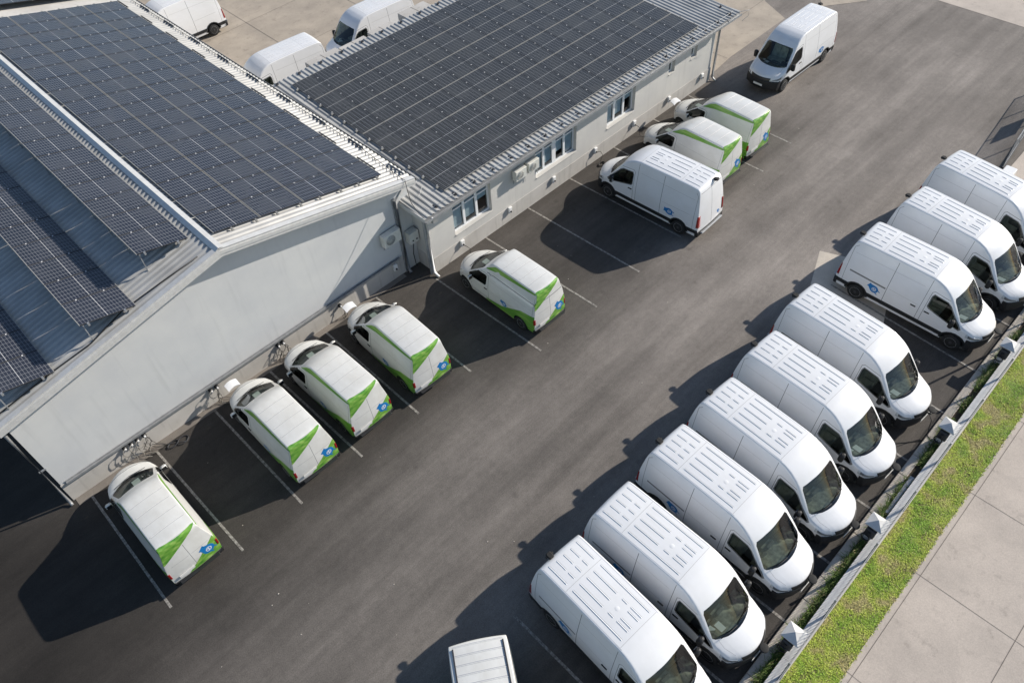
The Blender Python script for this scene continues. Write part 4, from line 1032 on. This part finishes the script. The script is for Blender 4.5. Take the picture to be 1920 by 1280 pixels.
for x in (6.85, 7.75, 8.55, 9.5, 10.3, 11.2, 12.0, 12.85):
    z = zr(x) + .06; m = MB(); m.box((x - .03, 21.24, z), (x + .03, 21.34, z + .07)); m.box((x - .04, 21.20, z - .02), (x + .04, 21.26, z + .02)); loc(m.build('clamp', 'pv_frame', pb), (9, 30, 5.8))
    m = MB(); m.box((x - .03, 43.54, z), (x + .03, 43.64, z + .07)); loc(m.build('clamp', 'pv_frame', pb), (9, 30, 5.8))
tag(pb, 'small metal end clamps along the front and back edge of the sunny panel field', 'brackets')

# neighbour roof beyond the warehouse
nb = empty('neighbour_building', (6, 50, 0)); tag(nb, 'neighbouring roof with solar panels cut off at the top corner', 'building')
m = MB()
for s in (0,):
    P = [(-4, 0), (13.2, 0), (13.2, zr(13.2) - .1), (RX, RZ - .1), (-4, zl(-4) - .1)]; n = 5
    v = [(x, 44.75, z) for x, z in P] + [(x, 58, z) for x, z in P]
    m.add(v, [tuple(range(n)), tuple(reversed(range(n, 2 * n)))] + [(i, (i + 1) % n, n + (i + 1) % n, n + i) for i in range(n)])
o = m.build('wall', 'plinth', nb); loc(o, (6, 50, 0))
m = MB(); 
m.hexa([(RX, 43.96, RZ - .25), (13.9, 43.96, zr(13.9) - .25), (13.9, 44.74, zr(13.9) - .25), (RX, 44.74, RZ - .25), (RX, 43.96, RZ - .02), (13.9, 43.96, zr(13.9) - .02), (13.9, 44.74, zr(13.9) - .02), (RX, 44.74, RZ - .02)])
o = m.build('valley_ledge', 'plinth', nb); loc(o, (6, 50, 0))
for i in range(4):
    for j in range(2):
        x = 6.22 + 1.72 * (i + .5); y = 44.95 + 1.305 * (j + .5)
        pv((x, y, zr(x) + .22), (1, 0, -SR), (0, 1, 0), 1.735 / 1.7, 1.268, 'neighbouring roof solar panel, %s from its ridge, %s row' % (ORD[i], ORD[j]), 'solar panels on the neighbouring roof')

# ---- low building
ZE, SE = 3.60, .06
zb2 = lambda y: ZE + SE * (y - 19.5)
B2O = (24, 25, 0)
b2 = empty('low_building', B2O); tag(b2, 'long low pale building with a flat ribbed roof of solar panels', 'building')
def b2p(m, name, mat, par=None):
    o = m.build(name, mat, par or b2)
    if par is None: loc(o, B2O)
    return o
WX0, WX1, WY = 13.9, 33.85, 19.97
WIN = [(15.25, 17.45, 1.26, 2.82, 3), (20.25, 23.0, 1.36, 2.86, 4), (25.2, 27.3, 1.40, 2.90, 3), (29.92, 30.42, 2.12, 2.92, 1), (31.78, 32.28, 2.15, 2.92, 1)]
m = MB(); T = .34; ZT = 3.50
xs = WX0
for x0, x1, z0, z1, n in WIN:
    m.box((xs, WY, 0), (x0, WY + T, ZT)); m.box((x0, WY, 0), (x1, WY + T, z0)); m.box((x0, WY, z1), (x1, WY + T, ZT)); xs = x1
m.box((xs, WY, 0), (WX1, WY + T, ZT))
m.box((WX0, WY + T, 0), (WX0 + T, 21.0, ZT + .05)); m.box((WX1 - T, WY + T, 0), (WX1, 31.0, ZT + .05)); m.box((WX0, 30.7, 0), (WX1 - T, 31.0, zb2(31) - .12))
b2p(m, 'wall', 'plaster_warm')
m = MB(); m.box((WX0 + .02, WY - .02, 0), (WX1 + .02, WY - .003, .80)); m.box((WX0 - .02, WY - .02, 0), (WX0 - .003, 20.98, .80)); b2p(m, 'plinth', 'plinth')
for x0, x1, z0, z1, n in WIN:
    f = MB(); yf = WY + .17; fw = .075
    f.box((x0, yf, z0), (x0 + fw, yf + .07, z1)); f.box((x1 - fw, yf, z0), (x1, yf + .07, z1)); f.box((x0 + fw, yf, z0), (x1 - fw, yf + .07, z0 + fw)); f.box((x0 + fw, yf, z1 - fw), (x1 - fw, yf + .07, z1))
    zt = z1 - .42 if n > 1 else z1
    if n > 1: f.box((x0 + fw, yf - .002, zt - .03), (x1 - fw, yf + .068, zt + .03))
    cuts = [x0 + (x1 - x0) * k / n for k in range(1, n)]
    for q, c in enumerate(cuts):
        ww = .12 if (n == 4 and q == 1) else .06
        f.box((c - ww, yf - .012, z0 + fw), (c + ww, yf + .058, z1 - fw))
    fo = b2p(f, 'window', 'pvc_white')
    def child(mm, nm, mt):
        return mm.build(nm, mt, fo)
    g = MB(); g.add([(x0 + fw, yf + .03, z0 + fw), (x1 - fw, yf + .03, z0 + fw), (x1 - fw, yf + .03, z1 - fw), (x0 + fw, yf + .03, z1 - fw)], [(0, 1, 2, 3)]); child(g, 'pane', 'window_glass')
    g = MB(); g.box((x0 + .01, WY - .045, z0 - .035), (x1 - .01, yf, z0 - .002)); child(g, 'sill', 'plaster_warm')
    if n > 1:
        for q in range(n):
            a, b_ = x0 + (x1 - x0) * q / n + .07, x0 + (x1 - x0) * (q + 1) / n - .07
            drop = [0.05, .1, .25, .0][q % 4] if n != 3 else [.02, .12, .45][q]
            g = MB(); zz = z1 - .08; zb_ = z0 + .08 + (z1 - z0) * drop; g.box((a, yf + .125, zb_), (b_, yf + .13, z1 - .06))
            while zz > z0 + .08 + (z1 - z0) * drop:
                g.hexa([(a, yf + .09, zz - .022), (b_, yf + .09, zz - .022), (b_, yf + .115, zz), (a, yf + .115, zz), (a, yf + .092, zz - .020), (b_, yf + .092, zz - .020), (b_, yf + .117, zz + .002), (a, yf + .117, zz + .002)]); zz -= .026
            child(g, 'blind', 'blind')
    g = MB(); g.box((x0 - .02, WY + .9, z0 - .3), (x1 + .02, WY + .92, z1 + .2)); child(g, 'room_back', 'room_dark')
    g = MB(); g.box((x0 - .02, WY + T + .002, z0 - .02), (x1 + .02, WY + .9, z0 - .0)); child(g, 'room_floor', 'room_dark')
m = corrug(lambda a, l, up: (13.45 + a, 19.42 + l, zb2(19.42 + l) + up), 34.95 - 13.45, 31.25 - 19.42, .25, .042, 1); b2p(m, 'roof', 'metal_roof')
m = MB()
m.hexa([(13.45, 19.44, 3.47), (34.95, 19.44, 3.47), (34.95, 31.2, zb2(31.2) - .08), (13.45, 31.2, zb2(31.2) - .08), (13.45, 19.44, 3.56), (34.95, 19.44, 3.56), (34.95, 31.2, zb2(31.2) - .02), (13.45, 31.2, zb2(31.2) - .02)])
b2p(m, 'eave_board', 'plinth')
m = MB(); m.box((13.42, 19.30, 3.44), (34.97, 19.315, 3.55)); m.box((13.42, 19.315, 3.44), (34.97, 19.43, 3.455)); m.box((13.42, 19.43, 3.455), (34.97, 19.438, 3.57)); b2p(m, 'gutter', 'metal_grey')
m = MB(); m.box((13.40, 19.44, 3.42), (13.445, 21.0, 3.62)); b2p(m, 'rake_trim', 'metal_trim'); m = MB(); m.box((34.955, 19.44, 3.45), (35.0, 31.2, 3.62)); b2p(m, 'rake_trim', 'metal_trim')
m = MB(); m.hexa([(13.05, 20.93, 3.62), (13.22, 20.93, 3.58), (14.12, 20.93, 4.44), (14.0, 20.93, 4.50), (13.05, 20.98, 3.62), (13.22, 20.98, 3.58), (14.12, 20.98, 4.44), (14.0, 20.98, 4.50)]); b2p(m, 'flashing', 'metal_trim')
for px, s in ((13.78, -1), (34.0, 1)):
    m = MB(); m.tube([(px, 19.38, 3.46), (px, 19.5, 3.3), (px, 19.86, 3.05), (px, 19.86, .22), (px + .02, 19.74, .08), (px + .03, 19.62, .05)], .055, 10); b2p(m, 'downpipe', 'pvc_white' if s < 0 else 'metal_grey')
    m = MB(); m.box((px + .10 * s + (-.05), 19.90, .1), (px + .10 * s + .09, 19.965, 3.35)); b2p(m, 'cable_duct', 'metal_grey')
m = MB(); m.bbox((13.74, 19.33, 3.2), (14.0, 19.6, 3.43), .02); b2p(m, 'eave_box', 'metal_grey')
m = MB(); m.bbox((13.36, 20.62, 1.55), (13.84, 20.96, 2.12), .015); 
eb = m.build('electric_box', 'ac_white'); tag(eb, 'white electric cabinet in the dark corner between both buildings', 'electric box')
m = MB()
for z, x in ((1.72, 13.5), (1.72, 13.7)): m.lathe([(0, .04), (-.02, .035)], (x, 20.62, z), 'y', 10)
m.tube([(13.6, 20.75, 1.55), (13.5, 20.78, .9), (13.55, 20.8, .1)], .02, 6); m.build('cable_gland', 'black_plastic', eb)
m = MB(); m.tube([(34.7, 19.30, 3.75), (34.9, 18.9, 3.9), (35.1, 19.0, 3.5), (34.9, 19.2, 3.2)], .01, 5)
m.tube([(14.0, 19.62, zb2(19.62) + .12)] + [(14.0 + i, 19.62 + .012 * math.sin(i * 3), zb2(19.62) + .115) for i in range(1, 21)] + [(34.6, 19.62, zb2(19.62) + .12), (34.6, 22.5, zb2(22.5) + .12), (34.6, 30.9, zb2(30.9) + .12)], .008, 5)
m.tube([(14.0, 19.62, zb2(19.62) + .12), (14.1, 20.5, zb2(20.5) + .12), (14.6, 20.9, zb2(20.9) + .08)], .008, 5)
lc = m.build('lightning_conductor', 'metal_trim'); tag(lc, 'thin bright conductor wire on small brackets along the low roof edge', 'conductor wire')
for i in range(20):
    x = 14.2 + i * 1.06
    m = MB(); m.box((x - .07, 19.58, zb2(19.62) + .0), (x + .07, 19.66, zb2(19.62) + .05)); m.box((x - .02, 19.60, zb2(19.62) + .05), (x + .02, 19.64, zb2(19.62) + .13)); m.box((x - .03, 19.66, zb2(19.62) + .035), (x + .03, 19.80, zb2(19.62) + .06)); m.build('bracket', 'metal_dark', lc)
for y in (20.4, 22.0, 24.2, 26.4, 28.6, 30.6):
    m = MB(); m.box((34.54, y - .05, zb2(y)), (34.66, y + .05, zb2(y) + .06)); m.box((34.58, y - .02, zb2(y) + .06), (34.62, y + .02, zb2(y) + .14)); m.build('bracket', 'metal_dark', lc)
for i in range(16):
    x = 14.6 + i * 1.25
    m = MB(); m.box((x - .06, 31.0, zb2(31)), (x + .06, 31.08, zb2(31) + .12)); m.build('bracket', 'metal_dark', lc)
for i in range(15):
    for j in range(6):
        x = 15.03 + 1.147 * (i + .5); y = 20.03 + 1.742 * (j + .5)
        pv((x, y, zb2(y) + .085), (0, 1, SE), (-1, 0, 0), 1.715 / 1.7, 1.13, 'low-roof solar panel, %s column from the warehouse, %s row from the eave' % (ORD[i], ORD[j]), 'solar panels on the low building', True)
for c_ in list(PV2.children): bpy.data.objects.remove(c_)
bpy.data.objects.remove(PV2)
pb = empty('panel_brackets', (24, 25, 3.9))
for j in range(12):
    y = 20.4 + j * .87
    for xa, xb in ((14.93, 15.04), (32.2, 32.33)): m = MB(); m.box((xa, y - .04, zb2(y) + .06), (xb, y + .04, zb2(y) + .12)); loc(m.build('clamp', 'pv_frame', pb), (24, 25, 3.9))
tag(pb, 'small metal end clamps along both sides of the low roof panel field', 'brackets')
# boxes behind the low roof
for i, (x0, x1, zt, n) in enumerate(((16.85, 18.7, 4.05, 'nearest the warehouse'), (18.85, 20.45, 3.95, 'in front of the plain van cab'), (20.7, 22.2, 4.0, 'below the open van window'), (22.75, 24.5, 4.2, 'tallest, farthest from the warehouse'))):
    m = MB(); m.bbox((x0, 31.4, 2.6), (x1, 32.15, zt), .01, 0)
    k_ = (x0 + x1) / 2; m.box((k_ - .012, 31.395, zt + .001), (k_ + .012, 32.155, zt + .006), 1)
    tag(m.build('masonry_box', ['plinth', 'joint']), 'pale capped box behind the low roof, ' + n, 'vent box', 'capped boxes behind the low roof')
m = MB(); m.box((14.2, 31.28, 0), (33.8, 31.55, 3.55)); tag(m.build('yard_wall', 'plinth'), 'pale wall running behind the low roof towards the yard', 'wall')

# ---- wall fittings
def ac(c, w, h, d, label):
    r = empty('air_conditioner', c); tag(r, label, 'air conditioner', 'air conditioner units on the walls')
    m = MB(); m.bbox((-w / 2, -d, -h / 2), (w / 2, -.06, h / 2), .015); m.build('casing', 'ac_white', r)
    m = MB(); fx = -w * .12; R_ = h * .38
    for k_ in range(5):
        rr = R_ * (k_ + 1) / 5
        a = [(fx + rr * math.cos(t * PI / 12), -d - .012, rr * math.sin(t * PI / 12)) for t in range(25)]
        m.tube(a, .006, 4, 0, False)
    for k_ in range(4):
        t = k_ * PI / 4; m.tube([(fx - R_ * math.cos(t), -d - .012, -R_ * math.sin(t)), (fx + R_ * math.cos(t), -d - .012, R_ * math.sin(t))], .006, 4)
    m.build('fan_guard', 'ac_white', r)
    m = MB(); m.lathe([(0, R_), (-.006, R_)], (fx, -d + .001, 0), 'y', 20); m.build('fan', 'metal_grey', r)
    m = MB()
    for x in (-w * .35, w * .35): m.box((x - .02, -d + .02, -h / 2 - .04), (x + .02, 0, -h / 2)); m.box((x - .02, -.03, -h / 2 - .3), (x + .02, 0, -h / 2 - .04))
    m.build('bracket', 'metal_grey', r)
    m = MB(); m.tube([(w / 2, -.12, -.05), (w / 2 + .12, -.06, -.05), (w / 2 + .14, -.03, -.3), (w / 2 + .14, -.03, -h - .3)], .015, 6); m.build('pipe', 'pvc_white', r)
ac((12.58, 21.0, 2.42), .86, .60, .34, 'white air conditioner unit on the warehouse wall beside the downpipe')
ac((19.05, WY, 2.42), .66, .50, .32, 'white air conditioner unit under the eave, farther from the window pair')
ac((19.85, WY, 2.42), .66, .50, .32, 'white air conditioner unit under the eave, touching the wide window')
def white_charger(x, y, z, cable, label):
    r = empty('wall_charger', (x, y, z)); tag(r, label, 'wall charger', 'white wall chargers')
    m = MB(); m.bbox((-.10, -.12, -.16), (.10, -.0, .16), .02); m.build('housing', 'charger_white', r)
    m = MB(); m.lathe([(0, .045), (-.04, .04)], (0, -.12, -.06), 'y', 12); m.build('socket', 'black_plastic', r)
    if cable:
        m = MB(); m.tube([(0, -.17, -.06), (.06, -.3, -.12), (.18, -.36, -.3), (.2, -.3, -.5), (.1, -.35, -.62), (.25, -.6, -.66)] if cable == 1 else [(0, -.17, -.06), (.15, -.25, -.05), (.28, -.3, -.3), (.1, -.3, -.64), (-.2, -.45, -.66), (.1, -.6, -.66), (.3, -.4, -.66), (0, -.35, -.66)], .013, 6)
        if cable == 2: coil(m, (.05, -.45, -.65), .2, 3, .012, 'z', .6, jit=.01)
        m.build('cable', 'cable_black', r)
for x, cb, l in ((15.5, 1, 'white wall charger with a cable to the lone raised-roof van'), (18.44, 0, 'white wall charger between the first window and the air conditioners, no cable'), (21.36, 0, 'white wall charger below the wide four-pane window'),
              (24.33, 2, 'white wall charger with cable heap below, in front of closed-nose van'), (27.3, 1, 'white wall charger with a cable, below the corner of the far three-pane window'), (30.13, 0, 'white wall charger below the first small window'), (33.0, 0, 'white wall charger at the far end of the low building')):
    white_charger(x, WY - .02, .68, cb, l)
white_charger(12.55, 20.97, .68, 0, 'white wall charger on the warehouse wall near the dark corner')
# shift: visible black hose reels on the warehouse wall
def black_charger(x, z, style, label):
    r = empty('cable_holder', (x, 20.97, z)); tag(r, label, 'charger', 'black chargers with hanging cables on the warehouse wall')
    m = MB(); m.lathe([(0, .085), (-.10, .08), (-.12, .05)], (0, 0, 0), 'y', 18); m.build('holder', 'black_plastic', r)
    m = MB(); m.bbox((-.035, -.17, -.03), (.035, -.11, .05), .012); m.build('plug', 'charger_white', r)
    m = MB()
    rnd = random.Random(int(x * 97))
    if style == 'loop':
        m.tube([(.02, -.12, .05), (-.12, -.2, .03), (-.17, -.22, -.12), (-.10, -.24, -.26), (.05, -.24, -.28), (.12, -.2, -.18)], .014, 6)
        m.tube([(.12, -.2, -.18), (.1, -.2, -.4), (.16, -.16, -.62), (.1, -.3, -.72), (.3, -.45, -.735)], .012, 6)
    else:
        for k_ in range(4):
            p = [(0, -.12, -.02)]; xx = 0
            for q in range(6): xx += rnd.uniform(-.12, .12); p.append((xx, -.14 - rnd.random() * .12, -.06 - .1 * (q + 1)))
            p.append((xx + .2, -.4, -z + .03)); m.tube(p, .011, 5)
    m.build('cable', 'cable_grey' if style == 'loop' else 'cable_black', r)
for x, z, s, l in ((.11, .80, 'loop', 'black charger with dangling cable, closest to the building end'), (.36, .80, 'loop', 'black charger with pale cable loop, second of the group of four'), (.60, .80, 'loop', 'black charger with pale cable loop, third of the group of four'), (.86, .80, 'hang', 'black charger without loop, last of the group of four'),
                (3.60, .78, 'loop', 'black charger with pale loop, near the second van hood'), (3.84, .76, 'hang', 'small black charger plug beside the single pale loop'),
                (6.60, .74, 'hang', 'black charger with a tangle of cables by the third van'), (6.82, .74, 'hang', 'black charger next to the tangle, cables reaching the ground'), (9.60, .64, 'hang', 'black charger in the wall shadow near the fourth van')):
    black_charger(x, z, s, l)
m = MB(); coil(m, (1.45, 20.45, .02), .22, 3, .011, 'z', .55); coil(m, (1.8, 20.35, .02), .22, 2, .013, 'z', .7); m.tube([(.9, 20.8, .3), (1.2, 20.7, .05), (1.6, 20.4, .03), (1.9, 20.2, .03)], .012, 6)
tag(m.build('cable_heap', 'metal_dark'), 'loose loops of dark cable on the ground below the chargers', 'cable')
# dark strip of grit at the foot of the walls
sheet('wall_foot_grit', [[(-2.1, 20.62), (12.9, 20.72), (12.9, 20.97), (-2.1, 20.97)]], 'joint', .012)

# ------------------------------------------------------------------ grass and weeds
def tufts(name, n, reg, h, mats, label, zf=lambda x, y: .0, wd=.016, seed=3):
    rnd = random.Random(seed); V = []; F = []; MI = []
    for _ in range(n):
        x, y = reg(rnd)
        if x is None: continue
        z = zf(x, y); k_ = rnd.randint(2, 3); mi = 0 if rnd.random() < .9 or len(mats) == 1 else 1
        for _b in range(k_):
            a = rnd.random() * 2 * PI; hh = h * rnd.uniform(.4, 1.2); w_ = wd * rnd.uniform(.6, 1.4); l = hh * rnd.uniform(.3, 1.1)
            ca, sa = math.cos(a), math.sin(a); bx, by = x + rnd.uniform(-.02, .02), y + rnd.uniform(-.02, .02); i = len(V)
            V += [(bx - sa * w_, by + ca * w_, z), (bx + sa * w_, by - ca * w_, z), (bx + ca * l + sa * w_ * .6, by + sa * l - ca * w_ * .6, z + hh * .7), (bx + ca * l - sa * w_ * .6, by + sa * l + ca * w_ * .6, z + hh * .7), (bx + ca * l * 1.5, by + sa * l * 1.5, z + hh * .75)]
            F += [(i, i + 1, i + 2, i + 3), (i + 3, i + 2, i + 4)]; MI += [mi, mi]
    me = bpy.data.meshes.new(name); me.from_pydata(V, [], F)
    for q in mats: me.materials.append(MATS[q])
    me.polygons.foreach_set('material_index', MI); me.update()
    return tag(link_mesh(name, me), label, kind='stuff')
from mathutils import noise as mn
def rg(r):
    while True:
        x, y = r.uniform(3, 36), r.uniform(-1.03 + .03 * math.sin(r.random() * 99), .16)
        d = mn.noise(Vector((x * 1.1, y * 2.2, 0)))
        if r.random() < .75 + d * .9: return x, y
tufts("grass", 74000, rg, .05, ['grass', 'straw'], 'bright green grass with dry patches between wall and pavement', lambda x, y: .012, .011)
def rw(r):
    x = r.uniform(2, 33); y = r.uniform(.49, .70)
    if r.random() > .5 + mn.noise(Vector((x * .9, 0, 4))) * 1.6: return None, None
    return x, y
tufts('weeds', 11000, rw, .19, ['weeds', 'straw'], 'dark weeds growing in the bed behind the kerb', lambda x, y: .05, .010, 5)

# small litter specks on the asphalt
rnd = random.Random(11); m = MB()
for _ in range(70):
    x = rnd.uniform(-3, 46); y = rnd.uniform(2, 19); s = rnd.uniform(.008, .022); a = rnd.random() * PI
    m.add([(x + s * math.cos(a + k_ * PI / 2) * (1 if k_ % 2 else 1.6), y + s * math.sin(a + k_ * PI / 2), .014) for k_ in range(4)] + [(x, y, .014 + s * .6)], [(0, 1, 4), (1, 2, 4), (2, 3, 4), (3, 0, 4)])
tag(m.build('debris', 'kerb_stone'), 'tiny pale bits of litter scattered over the asphalt', kind='stuff')

# ------------------------------------------------------------------ camera, light
cam = bpy.data.objects.new('camera', bpy.data.cameras.new('camera')); COL.objects.link(cam)
cam.data.sensor_width = 36; cam.data.lens = 1447.944 / 1920 * 36; cam.data.clip_end = 2000; cam.data.clip_start = .1
CAMROT = (-.735248957, .704537133, -.0721578834)
a, b, c = CAMROT
M = Matrix.Rotation(a, 4, 'Z') @ Matrix.Rotation(b, 4, 'X') @ Matrix.Rotation(c, 4, 'Z')
M.translation = Vector((0, 0, 23.424)); cam.matrix_world = M
scene.camera = cam
el = R(27.8); d = Vector((.943 * math.cos(el), -.331 * math.cos(el), math.sin(el)))
sun = bpy.data.objects.new('sun', bpy.data.lights.new('sun', 'SUN')); COL.objects.link(sun)
sun.data.energy = 5.0; sun.data.angle = R(.5); sun.data.color = (1.0, .925, .82)
sun.rotation_euler = d.to_track_quat('Z', 'Y').to_euler(); sun.location = (30, -10, 40)
wd = bpy.data.worlds.new('World'); scene.world = wd; wd.use_nodes = True
nt = wd.node_tree; bg = nt.nodes['Background']; sky = nt.nodes.new('ShaderNodeTexSky'); sky.sky_type = 'NISHITA'; sky.sun_disc = False
sky.sun_elevation = el; sky.sun_rotation = math.atan2(.943, -.331); sky.air_density = 1.; sky.dust_density = .4; sky.ozone_density = 1.2
nt.links.new(sky.outputs[0], bg.inputs[0]); bg.inputs[1].default_value = .105
scene.view_settings.view_transform = 'Standard'; scene.view_settings.look = 'None'; scene.view_settings.exposure = .27; scene.view_settings.gamma = 1
scene.cycles.max_bounces = 8; scene.cycles.transparent_max_bounces = 12
